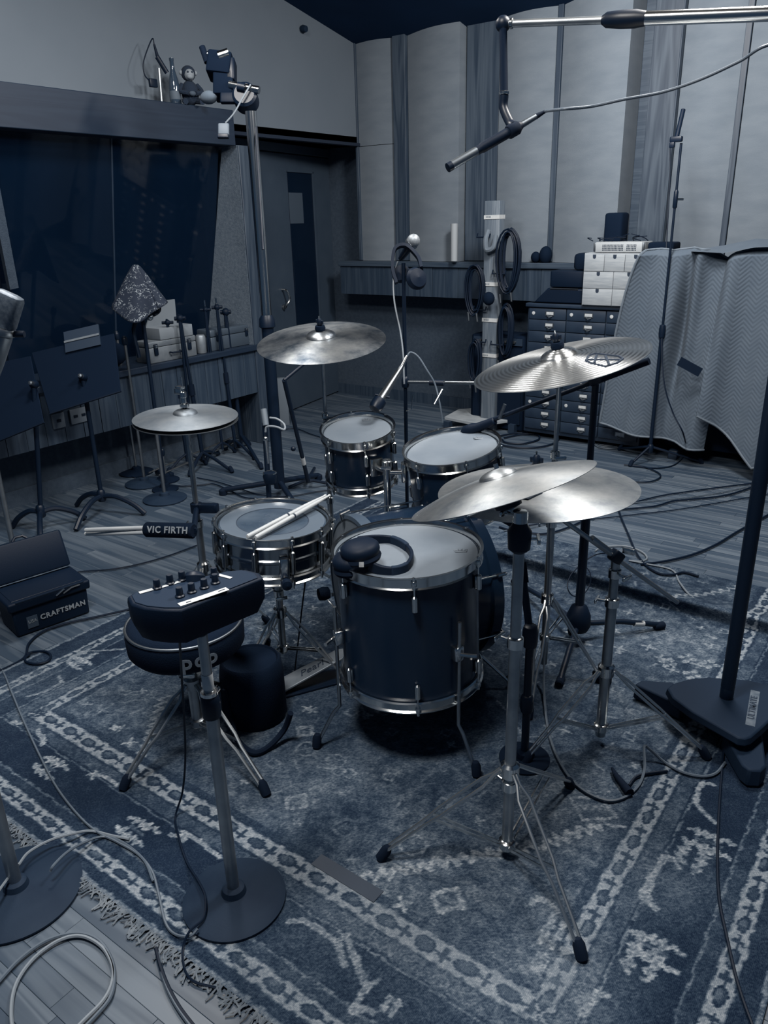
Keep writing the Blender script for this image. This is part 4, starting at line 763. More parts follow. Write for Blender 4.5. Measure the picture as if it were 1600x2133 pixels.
# --- black bag and its strap
bgc = V3(PZ(533, 1492)); bg = thing('stick_bag', 'black cylindrical cloth bag standing on the rug by the throne', 'bag', bgc)
MB().lathe(bgc, UP, [(.0, .004), (.098, .002), (.104, .012), (.103, .16), (.097, .205), (.088, .214), (.084, .206), (0, .20)], 36, cap=False).build('bag_body', M['fabricb'], bg, angle=50)
MB().path([PZ(470, 1440, .15), PZ(478, 1490, .07), PZ(495, 1545, .022), PZ(528, 1572, .014), PZ(560, 1560, .016), PZ(592, 1525, .05), PZ(606, 1490, .12)], .0095, 8, smooth=8).build('strap', M['rubber'], bg)
# --- headphones on the floor tom
def hp(px, py, h=.0): return onplane(px, py, fc+fn*h, fn)
hpn = fn; hpt = thing('headphones', 'black closed headphones lying on the floor tom head', 'headphones', hp(780, 1160, .004))
for (px, py, h, tl_) in ((733, 1168, .026, (0, 0, 0)), (750, 1146, .060, (.0, 0, 0))):
    c = hp(px, py, h); ax_ = unit(fn+RW[:,0]*(.25 if px > 750 else -.12)); cup = MB().lathe(c, ax_, [(.0, -.022), (.040, -.022), (.052, -.014), (.056, 0), (.054, .012), (.046, .020), (.026, .026), (0, .027)], 32, cap=False).build('ear_cup', M['plastic'], hpt, angle=60)
    MB().torus(c-ax_*.020, ax_, .045, .012, 28, 8).build('ear_pad', M['rubber'], cup); MB().torus(c+ax_*.012, ax_, .038, .003, 28, 6).build('cup_ring', M['navy'], cup)
arc = [hp(745, 1128, .030), hp(778, 1124, .020), hp(815, 1126, .014), hp(845, 1140, .014), hp(858, 1160, .014), hp(848, 1182, .014), hp(820, 1191, .014), hp(790, 1187, .018), hp(768, 1176, .03)]
sa = spline([V3(q) for q in arc], 6); mb = MB(); mb.strip(sa, .030, .011, fn); mb.build('headband', M['plastic'], hpt, bevel=.003)
for q in (12, 30): mb = MB(); mb.strip(sa[q:q+8], .033, .014, fn); mb.build('band_cover', M['navy'], hpt, bevel=.003)
MB().strip([hp(752, 1150, .062), hp(768, 1160, .055), hp(782, 1174, .03)], .007, .003, fn).build('yoke', M['steel'], hpt); MB().box(hp(753, 1176, .042)+(EYE-hp(753, 1176, .042))*.006, (.013, .003, .012), ax=(RW[:,0], unit(np.cross(RW[:,0], -RW[:,2]*-1)), RW[:,1]), bevel=.001).build('white_sticker', M['tape'], hpt)
# ================================================================ stands, microphones and boxes around the kit
def round_base(t, g, r, m=None, h=.016):
    MB().lathe(V3((g[0], g[1], 0)), UP, [(r-.006, 0), (r, .004), (r, h*.55), (r-.012, h*.9), (r*.4, h*1.35), (.03, h*1.7), (.026, h*2.6), (.018, h*2.9)], 56).build('round_base', m or M['ironbase'], t, angle=35)
def clutch(t, p, d, r, L=.05, m=None):
    MB().lathe(V3(p)-unit(d)*L/2, d, [(r, 0), (r+.006, .004), (r+.008, L*.3), (r+.008, L*.7), (r+.005, L-.004), (r, L)], 16).build('clutch', m or M['black'], t)
# mixer on a round-base stand, nearest
g = V3(PZ(490, 1880)); t = thing('mixer_stand', 'straight grey stand with heavy round base in the near rug border', 'microphone stand', g); round_base(t, g, .122)
zc = zat(g, 1485); MB().tube(g+UP*.03, g+UP*zc, .0145, seg=18).build('lower_tube', M['gun'], t); MB().tube(g+UP*(zc-.02), g+UP*.765, .0112, seg=18).build('upper_tube', M['gun'], t)
clutch(t, g+UP*(zc+.01), UP, .0135, .06, M['black']); MB().lathe(g+UP*(zc+.038), UP, [(.0135, 0), (.019, .002), (.019, .010), (.0135, .012)], 18).build('clutch_ring', M['bright'], t); MB().lathe(g+UP*(zc+.055), UP, [(.0118, 0), (.0122, .001), (.0122, .035), (.0118, .036)], 18, cap=False).build('tape_wrap', M['tape'], t)
zt_ = .855; mx = thing('personal_mixer', 'small black headphone mixer with knobs and white tape on the near stand', 'audio mixer', g+UP*.765)
out = [(266, 1243), (276, 1236), (300, 1230), (480, 1189), (512, 1186), (540, 1193), (548, 1203), (378, 1270), (340, 1270), (300, 1266), (274, 1258)]
P_ = [PZ(x, y, zt_) for x, y in out]; cxy = sum(P_)/len(P_); mb = MB(); n_ = len(P_); rings = []
for k_, (sc_k, z) in enumerate(((1.0, zt_), (1.02, zt_-.012), (1.01, zt_-.045), (.9, zt_-.075), (.55, zt_-.088))): rings += [V3((cxy[0]+(p[0]-cxy[0])*sc_k, cxy[1]+(p[1]-cxy[1])*sc_k, z)) for p in P_]
F = [tuple(range(n_))[::1], tuple(range(4*n_, 5*n_))[::-1]]+[(r*n_+i, (r+1)*n_+i, (r+1)*n_+(i+1) % n_, r*n_+(i+1) % n_) for r in range(4) for i in range(n_)]
mb.add(rings, F).build('case', M['plastic'], mx, bevel=.004)
MB().prism([(p[0], p[1]) for p in [V3((cxy[0]+(p[0]-cxy[0])*.93, cxy[1]+(p[1]-cxy[1])*.93, 0)) for p in P_]], zt_+.0002, zt_+.002).build('top_panel', M['navy'], mx, bevel=.001)
MB().tube(g+UP*.745, V3((cxy[0], cxy[1], zt_-.07)), .018, .03, seg=18).build('stand_mount', M['plastic'], mx)
for x, y in ((328, 1226), (355, 1216), (380, 1209), (375, 1243), (400, 1234), (426, 1225), (449, 1215), (447, 1201)):
    q = PZ(x, y, zt_+.002); MB().lathe(q, UP, [(.0095, 0), (.0095, .003), (.007, .005), (.0065, .018), (.0055, .02), (0, .02)], 14).build('knob', M['black'], mx)
def tape(par, pxs, z, wid, m, name='tape_strip'): MB().strip([PZ(x, y, z) for x, y in pxs], wid, .0008, np.cross(UP, PZ(*pxs[-1], z)-PZ(*pxs[0], z))).build(name, m, par)
tape(mx, [(373, 1260), (425, 1243), (474, 1226)], zt_+.0032, .015, M['tape']); tape(mx, [(290, 1235), (323, 1226)], zt_+.0032, .010, M['tape']); tape(mx, [(333, 1224), (350, 1219)], zt_+.0032, .008, M['tape']); tape(mx, [(360, 1216), (375, 1211)], zt_+.0032, .008, M['tape']); tape(mx, [(455, 1197), (482, 1204)], zt_+.0032, .008, M['tape'])
tape(mx, [(388, 1255), (398, 1252)], zt_+.004, .002, M['ink'], 'ink_note'); tape(mx, [(455, 1232), (468, 1227)], zt_+.004, .002, M['ink'], 'ink_note')
MB().lathe(PZ(405, 1205, zt_), unit((-.4, .5, 1)), [(.020, -.01), (.022, .004), (.016, .012), (0, .016)], 20).build('jack_knob', M['black'], mx)
# left foreground stand with big round base and the large silver microphone
g = V3(PZ(38, 1862)); t = thing('microphone_stand', 'dark stand with a broad round base at the lower left edge', 'microphone stand', g); round_base(t, g, .150)
lean = unit(PD(-8, 1560, depth(g)-.30)-g); lean = unit(V3((lean[0], lean[1], abs(lean[2])))); MB().tube(g+UP*.035, g+UP*.93, .0155, seg=18).build('lower_tube', M['gun'], t); MB().lathe(g+UP*.035, UP, [(.0160, 0), (.020, .002), (.020, .008), (.0160, .010)], 18, cap=False).build('base_ring', M['bright'], t)
zt2 = 1.12; MB().tube(g+UP*.9, g+UP*zt2, .0125, seg=18).build('upper_tube', M['gun'], t); clutch(t, g+UP*.93, UP, .015, .07)
mc = PD(28, 668, 1.42); hd0 = PD(20, 610, 1.40); tl0 = PD(-42, 820, 1.46); ma = unit(hd0-tl0)
MB().path([g+UP*zt2, (g+UP*zt2+tl0)/2+UP*.05, tl0+ma*.06], .009, 10, smooth=6).build('gooseneck', M['black'], t)
mi_ = thing('condenser_microphone', 'large silver studio microphone leaning in at the left edge', 'microphone', tl0)
L = np.linalg.norm(hd0-tl0); MB().lathe(tl0, ma, [(.0, 0), (.020, .002), (.022, .01), (.0255, L*.35), (.0265, L*.60), (.024, L*.63)], 32).build('body', M['nickel'], mi_)
MB().lathe(tl0+ma*L*.615, ma, [(.026, 0), (.0295, .003), (.0295, .012), (.0265, .016)], 32).build('collar', M['steel'], mi_)
MB().box(tl0+ma*L*.83, (.054, .036, L*.34), ax=(*frame(ma, RW[:,0])[:2], ma), bevel=.012).build('grille', mat('wire_grille', .36, .45, .6, var=.08, scale=160), mi_)
MB().tube(tl0+ma*L*.60+RW[:,0]*.026, tl0+ma*L*.60+RW[:,0]*.05, .006).build('side_knob', M['black'], mi_)
# heavy triangular-base stand at right, with the boom that carries the overhead microphone
gp = V3(PZ(1513, 1452, .12)); g = V3((gp[0], gp[1], 0)); t = thing('studio_boom_stand', 'tall black studio stand with a heavy three-armed base at right', 'microphone stand', g)
def plate(pts, z0, z1, name, m, par, shrink=.97, bev=.006):
    P = [PZ(x, y, z1) for x, y in pts]; c = sum(P)/len(P); n_ = len(P); A = [V3((c[0]+(p[0]-c[0])*1.0, c[1]+(p[1]-c[1])*1.0, z0)) for p in P]; B = [V3((c[0]+(p[0]-c[0])*shrink, c[1]+(p[1]-c[1])*shrink, z1)) for p in P]
    return MB().add(A+B, [tuple(range(n_))[::-1], tuple(range(n_, 2*n_))]+[(i, (i+1) % n_, n_+(i+1) % n_, n_+i) for i in range(n_)]).build(name, m, par, bevel=bev)
main = [(1387, 1436), (1398, 1427), (1432, 1417), (1475, 1413), (1560, 1419), (1612, 1432), (1640, 1460), (1622, 1490), (1590, 1520), (1566, 1541), (1553, 1545), (1538, 1543), (1500, 1521), (1440, 1487), (1398, 1456)]
mp_ = plate(main, .085, .112, 'base_cover', M['navy'], t, bev=.005)
plate([(1320, 1428), (1336, 1420), (1400, 1424), (1440, 1445), (1420, 1475), (1372, 1452)], .006, .062, 'base_arm', M['navy'], t); plate([(1505, 1530), (1520, 1520), (1588, 1528), (1592, 1560), (1597, 1600), (1585, 1611), (1560, 1610), (1545, 1598)], .006, .062, 'base_arm', M['navy'], t); plate([(1600, 1440), (1690, 1425), (1730, 1440), (1725, 1460), (1640, 1480)], .006, .062, 'base_arm', M['navy'], t)
MB().lathe(V3((g[0], g[1], .006)), UP, [(.05, 0), (.055, .01), (.05, .08), (.03, .09)], 24).build('hub', M['navy'], t)
A, B = PZ(1563, 1508, .1125), PZ(1572, 1450, .1125); tx = text('base_lettering', 'ULTIMATE', (A+B)/2, B-A, np.cross(UP, B-A), .026, mat('raised_letter', .12, .5), mp_, extrude=.001, bold=.0006, spacing=1.1)
MB().box((A+B)/2-UP*.0008, (np.linalg.norm(B-A)*1.25, .026, .0008), ax=(unit(B-A), np.cross(UP, unit(B-A)), UP)).build('name_plate', mat('worn_plate', .34, .5, var=.1, scale=40), mp_)
piv_z = zat(g, 32); MB().lathe(V3((g[0], g[1], .105)), UP, [(.016, 0), (.020, .01), (.020, .05), (.0165, .055)], 20).build('foot_sleeve', M['black'], t); MB().tube(V3((g[0], g[1], .15)), V3((g[0], g[1], 1.25)), .0205, seg=20).build('lower_tube', M['black'], t); MB().tube(V3((g[0], g[1], 1.2)), V3((g[0], g[1], piv_z)), .0165, seg=20).build('upper_tube', M['black'], t)
piv = V3((g[0], g[1], zat(g, 32))); bl = PZ(1048, 57, 2.0); bdir = unit(bl-piv)
MB().lathe(piv-bdir*.03, np.cross(UP, bdir), [(.03, -.03), (.045, -.02), (.045, .02), (.03, .03)], 24).build('boom_clutch', M['black'], t)
jn = min((bl+(piv-bl)*f_/200 for f_ in range(200)), key=lambda p: abs(pj(p)[0]-1335)); MB().tube(piv-bdir*.35, jn, .0165, seg=20).build('boom_outer_tube', M['chrome'], t); MB().tube(jn, bl, .0095, seg=18).build('boom_inner_tube', M['gun'], t)
MB().lathe(jn+bdir*.10, -bdir, [(.010, 0), (.018, .012), (.021, .05), (.021, .085), (.017, .11)], 20).build('boom_grip', M['black'], t); MB().lathe(bl-bdir*.03, bdir, [(.0105, 0), (.013, .002), (.013, .008), (.0105, .01)], 16).build('boom_ring', M['bright'], t)
MB().lathe(piv-bdir*.35, -bdir, [(.02, 0), (.04, .01), (.04, .10), (.03, .12)], 24).build('counterweight', M['black'], t)
MB().ball(bl, .021, 16).build('end_joint', M['black'], t); dn_ = PD(1050, 205, depth(bl)-.01)
MB().tube(bl, dn_, .0105, seg=16).build('drop_rod', M['blackm'], t); MB().lathe(dn_, UP, [(.0115, 0), (.014, .002), (.014, .008), (.0115, .01)], 16).build('drop_ring', M['bright'], t)
m0 = PD(1082, 263, depth(bl)-.02); m1 = PD(932, 350, depth(bl)-.06); md_ = unit(m1-m0)
MB().path([dn_, PD(1049, 232, depth(bl)), PD(1062, 262, depth(bl)-.01), m0+md_*.02], .0125, 10, smooth=5).build('swivel', M['black'], t)
ov = thing('overhead_microphone', 'slim black pencil microphone with a pale tip hanging over the kit', 'microphone', m0); L = np.linalg.norm(m1-m0)
MB().lathe(m0, md_, [(.007, -.012), (.0125, 0), (.0135, .004), (.0135, L*.52), (.0115, L*.54), (.0115, L*.60)], 20).build('body', M['plastic'], ov); MB().lathe(m0+md_*L*.60, md_, [(.0113, 0), (.0116, .002), (.0116, L*.34)], 20).build('capsule', M['nickel'], ov); MB().lathe(m0+md_*L*.94, md_, [(.0118, 0), (.012, .002), (.012, L*.055), (0, L*.06)], 20).build('grille', M['black'], ov)
MB().lathe(m0+md_*L*.02, md_, [(.016, 0), (.018, .003), (.018, .03), (.016, .033)], 20).build('clip', M['rubber'], ov)
xl = PD(1116, 243, depth(bl)-.01); oc = thing('microphone_cable', 'grey cable with a silver plug running from the overhead microphone', 'cable', m0); MB().tube(m0-md_*.008, xl, .0088, .0075, seg=14).build('plug', M['nickel'], oc); e2 = PD(1136, 232, depth(bl)-.01); MB().tube(xl, e2, .0075, .004, seg=12).build('strain_relief', M['rubber'], oc)
MB().path([e2, PD(1165, 228, 1.84), PD(1230, 222, 1.84), PD(1300, 207, 1.82), PD(1380, 192, 1.8), PD(1460, 165, 1.76), PD(1540, 128, 1.72), PD(1610, 92, 1.68), piv-bdir*.02-UP*.06], .0036, 8, smooth=8).build('cord', M['cableg'], oc)
# black boom stand under the ride cymbal
g5 = V3(PZ(1205, 1292, .10)); g5[2] = 0; t = thing('boom_microphone_stand', 'black boom microphone stand with a domed hub beneath the ride cymbal', 'microphone stand', g5); z5 = zat(g5, 792)
MB().lathe(g5+UP*.045, UP, [(.02, 0), (.036, .008), (.046, .03), (.044, .07), (.030, .105), (.018, .115)], 24).build('hub', M['plastic'], t); MB().tube(g5+UP*.12, g5+UP*z5*.6, .0165, seg=16).build('lower_tube', M['black'], t); MB().tube(g5+UP*z5*.58, g5+UP*z5, .0115, seg=16).build('upper_tube', M['black'], t); clutch(t, g5+UP*z5*.6, UP, .0165)
for k_, F in enumerate((PZ(1376, 1314), PZ(1165, 1434), PZ(1072, 1222))):
    d = unit(F-g5); lg = MB().path([g5+d*.03+UP*.075, g5+(F-g5)*.5+UP*.06, F+UP*.018], .0105, 10).build('leg', M['black'], t); MB().lathe(F-d*.03+UP*.016, d, [(.012, 0), (.015, .004), (.015, .04), (.010, .045)], 12).build('rubber_foot', M['rubber'], lg)
    if k_ == 0: q = g5+(F-g5)*.72+UP*.045; MB().tube(q-d*.02-UP*.002, q+d*.022-UP*.010, .0118, seg=12).build('tape_wrap', M['tape'], lg)
pv5 = g5+UP*z5; d5 = depth(pv5); r5_, l5 = PD(1352, 757, d5-.12), PD(1018, 882, d5+.28); MB().tube(l5, r5_, .0085, seg=14).build('boom', M['black'], t); bd5 = unit(r5_-l5); MB().tube(r5_-bd5*.16, r5_, .012, seg=14).build('boom_handle', M['rubber'], t); MB().box(pv5, (.05, .04, .05), ax=(bd5, np.cross(UP, bd5), np.cross(bd5, np.cross(UP, bd5))), bevel=.01).build('boom_clutch', M['black'], t)
lm = thing('instrument_microphone', 'stubby dark microphone at the low end of the boom behind the larger rack tom', 'microphone', l5); MB().lathe(l5+bd5*.03, -bd5, [(.012, 0), (.016, .004), (.018, .08), (.024, .10), (.024, .135), (.014, .15), (0, .152)], 18).build('body', M['plastic'], lm); MB().tube(PD(1040, 872, d5+.22), PD(1052, 842, d5+.2), .006).build('clip', M['steel'], lm)
# short black stand with a round base behind the near cymbal stand
g6 = V3(PZ(1092, 1586)); t = thing('short_microphone_stand', 'short black stand on a round base with a leaning upper arm', 'microphone stand', g6); round_base(t, g6, .075, M['blackm'], .012); z6 = zat(g6, 1330); MB().tube(g6+UP*.03, g6+UP*z6, .0115, seg=14).build('lower_tube', M['black'], t); clutch(t, g6+UP*zat(g6, 1470), UP, .0115, .06); clutch(t, g6+UP*z6, UP, .014, .07)
q1 = g6+UP*z6; q0 = PD(1074, 1085, depth(q1)+.02); MB().tube(q1, q0, .0105, seg=14).build('arm', M['black'], t); MB().tube(q1+(q0-q1)*.45, q1+(q0-q1)*.62, .0145, seg=14).build('arm_sleeve', M['rubber'], t)
tm6 = thing('tom_microphone', 'small black microphone with a pale rear pointing under the tilted cymbal', 'microphone', q0); e6 = PD(1020, 1056, depth(q0)+.03); dd6 = unit(e6-q0); MB().lathe(q0-dd6*.01, dd6, [(.0, 0), (.016, .002), (.022, .02), (.022, .045), (.014, .05)], 18).build('grille', M['black'], tm6); MB().tube(q0+dd6*.035, e6, .011, .013, seg=16).build('body', M['cream'], tm6)
# stand behind the toms: vocal microphone, hanging headphones and the long chrome microphone
q7 = PD(842, 640, 3.12); g7 = V3((q7[0], q7[1], 0)); t = thing('microphone_stand', 'slim black stand behind the rack toms with a cross bar', 'microphone stand', g7); z7 = zat(g7, 548); MB().tube(g7+UP*.03, g7+UP*z7, .008, seg=12).build('tube', M['black'], t)
for a_ in (20, 140, 260): d = V3((math.cos(math.radians(a_)), math.sin(math.radians(a_)), 0)); lg = MB().path([g7+UP*.14, g7+d*.26+UP*.015], .006, 8).build('leg', M['black'], t); foot_cap(lg, g7+d*.265, -d)
zb = zat(g7, 796); MB().tube(g7+UP*zb, PD(1005, 798, 3.02), .0075, seg=12).build('cross_bar', M['steel'], t); MB().tube(PD(895, 797, 3.08), PD(925, 798, 3.06), .012, seg=12).build('bar_clamp', M['black'], t); clutch(t, g7+UP*zb, UP, .008, .05)
MB().path([PD(922, 811, 3.05), PD(905, 842, 3.05)], .0045, 8).build('tee_handle', M['chrome'], t); MB().path([PD(861, 824, 3.1), PD(857, 853, 3.1), PD(846, 856, 3.1)], .003, 6).build('cable_hook', M['chrome'], t)
vm = thing('vocal_microphone', 'ball-headed vocal microphone clipped on the slim stand', 'microphone', PD(836, 545, 3.1)); v0, v1 = PD(834, 540, 3.12), PD(858, 506, 3.06); vd = unit(v1-v0); MB().lathe(v0, vd, [(.010, 0), (.012, .01), (.019, .075), (.0195, .085)], 18).build('body', M['black'], vm); MB().ball(v1+vd*.012, .026, 18).build('grille', mat('silver_mesh', .66, .5, .5, var=.08, scale=200), vm); MB().lathe(v1-vd*.012, vd, [(.020, 0), (.0265, .006), (.0265, .016), (.02, .02)], 20).build('grille_band', M['nickel'], vm)
hh = thing('headphones', 'dark headphones hanging from the slim stand behind the toms', 'headphones', PD(850, 580, 3.05)); pth = [PD(826, 590, 3.05), PD(818, 560, 3.05), PD(822, 520, 3.05), PD(845, 512, 3.05), PD(870, 535, 3.02), PD(878, 560, 3.0)]; mb = MB(); mb.strip(spline([V3(q) for q in pth], 6), .03, .012, RW[:,2]); mb.build('headband', M['plastic'], hh)
for (x, y, d_, s_) in ((868, 580, 3.0, 1.0), (836, 570, 3.10, .85)):
    c = PD(x, y, d_); nn = unit(-RW[:,2]+RW[:,0]*(.5 if x > 850 else -.5)); cu = MB().lathe(c, nn, [(.0, -.03), (.03*s_, -.028), (.042*s_, -.01), (.044*s_, .0), (.036*s_, .014), (.0, .02)], 24, cap=False).build('ear_cup', M['plastic'], hh); MB().torus(c+nn*.004, nn, .034*s_, .004, 24, 6).build('cup_ring', M['steel'], cu)
cmk = thing('chrome_microphone', 'long tapered chrome microphone aimed down at the smallest tom', 'microphone', PD(786, 848, 2.98)); a0, a1 = PD(838, 762, 3.04), PD(793, 832, 2.98); ad_ = unit(a1-a0); L = np.linalg.norm(a1-a0); MB().lathe(a0, ad_, [(.008, 0), (.010, .01), (.018, L), (.02, L+.004)], 20).build('body', M['steel'], cmk); MB().lathe(a1, ad_, [(.021, 0), (.027, .006), (.027, .035), (.022, .05), (0, .054)], 20).build('grille', M['black'], cmk); MB().tube(PD(848, 742, 3.05), a0, .0065, .009, seg=12).build('plug', M['bright'], cmk); MB().tube(PD(782, 822, 2.99), PD(812, 828, 2.98), .005).build('clip', M['black'], cmk)
cbl = MB().path([PD(848, 742, 3.05), PD(856, 734, 3.05), PD(872, 744, 3.05), PD(890, 772, 3.05), PD(906, 800, 3.06), PD(916, 840, 3.06), PD(922, 880, 3.08)], .0035, 6, smooth=6).build('microphone_cable', M['cableg']); tag(cbl, 'grey cable arching from the chrome microphone over the cross bar', 'cable')
cbl = MB().path([v0-vd*.02, PD(828, 548, 3.12), PD(820, 580, 3.12), PD(822, 630, 3.12), PD(834, 690, 3.12), PD(840, 740, 3.12), PD(842, 800, 3.13)], .0035, 6, smooth=6).build('microphone_cable', M['cablel']); tag(cbl, 'pale cable hanging from the ball-headed vocal microphone', 'cable')
# tripod microphone stand before the quilted blanket
g8 = V3(PZ(1352, 962)); t = thing('microphone_stand', 'slender black tripod stand in front of the quilted blanket', 'microphone stand', g8); z8a, z8b = zat(g8, 415), zat(g8, 298); zj = zat(g8, 690); MB().tube(g8+UP*.06, g8+UP*zj, .012, seg=14).build('lower_tube', M['black'], t); MB().tube(g8+UP*zj, g8+UP*z8b, .0075, seg=12).build('upper_tube', M['black'], t); clutch(t, g8+UP*zj, UP, .012, .08)
cl_ = MB().lathe(g8+UP*(z8a-.05), UP, [(.008, 0), (.013, .006), (.013, .09), (.008, .1)], 14).build('clutch', M['black'], t); MB().tube(g8+UP*z8a, g8+UP*z8a+RW[:,0]*.045, .007).build('clutch_knob', M['chrome'], cl_)
MB().lathe(g8+UP*.06, UP, [(.016, 0), (.02, .006), (.02, .05), (.014, .06)], 14).build('hub', M['black'], t)
for F in (PZ(1312, 972), PZ(1462, 966), PZ(1290, 938)): d = unit(F-g8); lg = MB().path([g8+d*.015+UP*.10, F+UP*.012], .008, 8).build('leg', M['black'], t); foot_cap(lg, F, -d)
pm_ = thing('pencil_microphone', 'small dark microphone upright on the tripod stand by the blanket', 'microphone', g8+UP*z8b); p0, p1 = PD(1409, 290, depth(g8+UP*z8b)), PD(1424, 226, depth(g8+UP*z8b)); pd_ = unit(p1-p0); MB().lathe(p0, pd_, [(.008, 0), (.0125, .004), (.0125, np.linalg.norm(p1-p0)*.96), (0, np.linalg.norm(p1-p0))], 16).build('body', M['plastic'], pm_); MB().box(p0+UP*.0, (.07, .03, .03), bevel=.008).build('clip', M['black'], pm_); MB().box(p0-UP*.03-RW[:,0]*.02, (.03, .025, .03), bevel=.006).build('swivel', M['black'], pm_)
cbl = MB().path([PD(1396, 305, 4.75), PD(1396, 360, 4.75), PD(1390, 480, 4.75), PD(1384, 620, 4.74), PD(1379, 720, 4.74), PD(1384, 800, 4.73), PD(1402, 860, 4.73), PD(1424, 905, 4.72), PZ(1428, 945, .02), PZ(1405, 968, .006), PZ(1370, 975, .006), PZ(1325, 972, .006), PZ(1310, 968, .006)], .0045, 6, smooth=8).build('microphone_cable', M['cablek']); tag(cbl, 'black cable hanging beside the tripod stand by the blanket', 'cable')
# light black tripod behind the crash stand, and the pale board leaning there
A = PD(640, 752, 4.2); B_ = PD(592, 792, 4.15); C_ = V3(PZ(642, 1003, .05)); t = thing('folding_stand', 'black folding stand with bent arm left of the smallest tom', 'stand', (C_[0], C_[1], 0)); MB().path([A, B_], .010, 10).build('top_arm', M['black'], t); MB().tube(B_, C_, .0125, seg=12).build('pole', M['black'], t); MB().tube(B_+(C_-B_)*.74, B_+(C_-B_)*.81, .0135, seg=12).build('tape_wrap', M['tape'], t)
for x, y in ((602, 1015), (690, 1008), (655, 975)): F = PZ(x, y, .012); MB().path([C_, C_+(F-C_)*.2+UP*.01, F], .010, 8).build('leg', M['black'], t)
MB().ball(PD(611, 935, 4.1), .014, 10).build('knob', M['black'], t)
tag(MB().box((PZ(590, 885)+UP*.19), (.10, .05, .38), ax=((.6, .8, 0), (-.8, .6, 0), (0, 0, 1)), bevel=.004).build('pale_panel', mat('pale_panel_paint', .42, .8)), 'narrow pale panel standing by the ledge end near the door', 'panel')
# ================================================================ back wall furniture
# hook post with hanging cable coils
xp = PY(1027, 600, 5.12)[0]; hp_ = thing('hook_post', 'pale wooden post with white tape labels and black cable hooks', 'cable rack', (xp, 5.12, 0)); zt = PY(1028, 418, 5.08)[2]
MB().box((xp, 5.12, zt/2), (.118, .08, zt), bevel=.004).build('post', wood('pine_post', .42, .07, 2, 14), hp_)
for y in (452, 592, 667, 741):
    z = PY(1026, y, 5.08)[2]; MB().box((xp, 5.118, z), (.121, .086, .026)).build('tape_label', M['tape'], hp_)
    for k in range(5): MB().box((xp-.042+k*.0085, 5.0743, z+.001), (.005, .0008, .010)).build('ink_mark', M['inkgrey'], hp_, smooth=False)
for x, y in ((1008, 494), (1040, 570), (1000, 645), (1036, 718), (1000, 712)):
    q = PY(x, y, 5.06); MB().path([q+V3((-.05, 0, .025)), q+V3((-.05, -.01, 0)), q+V3((.0, -.012, 0)), q+V3((.05, -.01, 0)), q+V3((.05, 0, .022))], .006, 6).build('hook', M['black'], hp_)
MB().path([PY(1018, 480, 5.07), PY(1012, 500, 5.04), PY(1014, 520, 5.04), PY(1028, 515, 5.04), PY(1033, 490, 5.05)], .018, 8, smooth=5).build('cloth_wrap', mat('grey_cloth', .42, .9), hp_)
def coil(name, label, c, rx, rz, turns, r, m, seed, plugs=True):
    rr_ = random.Random(seed); t = thing(name, label, 'cable', (c[0], c[1], c[2]-rz), 'cable coils on the post'); mb = MB()
    for i in range(turns):
        ax_ = rx*rr_.uniform(.55, 1.05); az = rz*rr_.uniform(.85, 1.05); oy = rr_.uniform(-.03, .03); ph = rr_.uniform(-.1, .1)
        mb.path([V3((c[0]+ax_*math.sin(2*math.pi*k/20)*(1+.12*math.cos(2*math.pi*k/20+ph)), c[1]+oy, c[2]+az*math.cos(2*math.pi*k/20)-(rz-az)*.0)) for k in range(20)], r, 6, closed=True)
    mb.build('loops', m, t)
    if plugs:
        for s in (-1, 1): q = V3((c[0]+s*rx*.5, c[1]-.04, c[2]-rz*rr_.uniform(.7, 1.1))); MB().tube(q, q+V3((.008, 0, -.06)), .009, .007, seg=10).build('plug', M['nickel'], t)
coil('cable_coil', 'thick black cable coil hung right of the post above the ledge', PY(1060, 545, 5.06), .085, .21, 12, .0065, M['cablek'], 1)
coil('cable_coil', 'black cable coil hung left of the post below the ledge', PY(990, 605, 5.06), .07, .17, 12, .006, M['cablek'], 2)
coil('cable_coil', 'black cable coil low on the left of the post', PY(990, 752, 5.02), .05, .16, 8, .006, M['cablek'], 3)
coil('cable_coil', 'black cable coil low on the right of the post', PY(1052, 690, 5.06), .06, .19, 8, .006, M['cablek'], 4)
t = MB().ball(PY(1018, 622, 5.00), .045, 18, sc=(1, .8, 1.05)).build('round_muff', M['fabricb']); tag(t, 'round dark foam windshield hanging at the post', 'windshield')
tag(MB().lathe(PY(946, 544, 5.33)+UP*.0, UP, [(.0, 0), (.026, .001), (.027, .27), (0, .272)], 24).build('white_tube', mat('white_card_tube', .70, .6)), 'short white tube standing on the back ledge', 'tube')
for x, y, r, lb in ((1116, 536, .035, 'small dark foam ball on the back ledge'), (1137, 528, .047, 'taller dark foam ball on the back ledge')):
    c = PY(x, y, 5.40); c[2] = 1.205+r*1.1; tag(MB().ball(c, r, 18, sc=(1, 1, 1.12 if r < .04 else 1.35)).build('foam_windscreen', M['blackm'], base=(c[0], c[1], 1.205)), lb, 'windscreen')
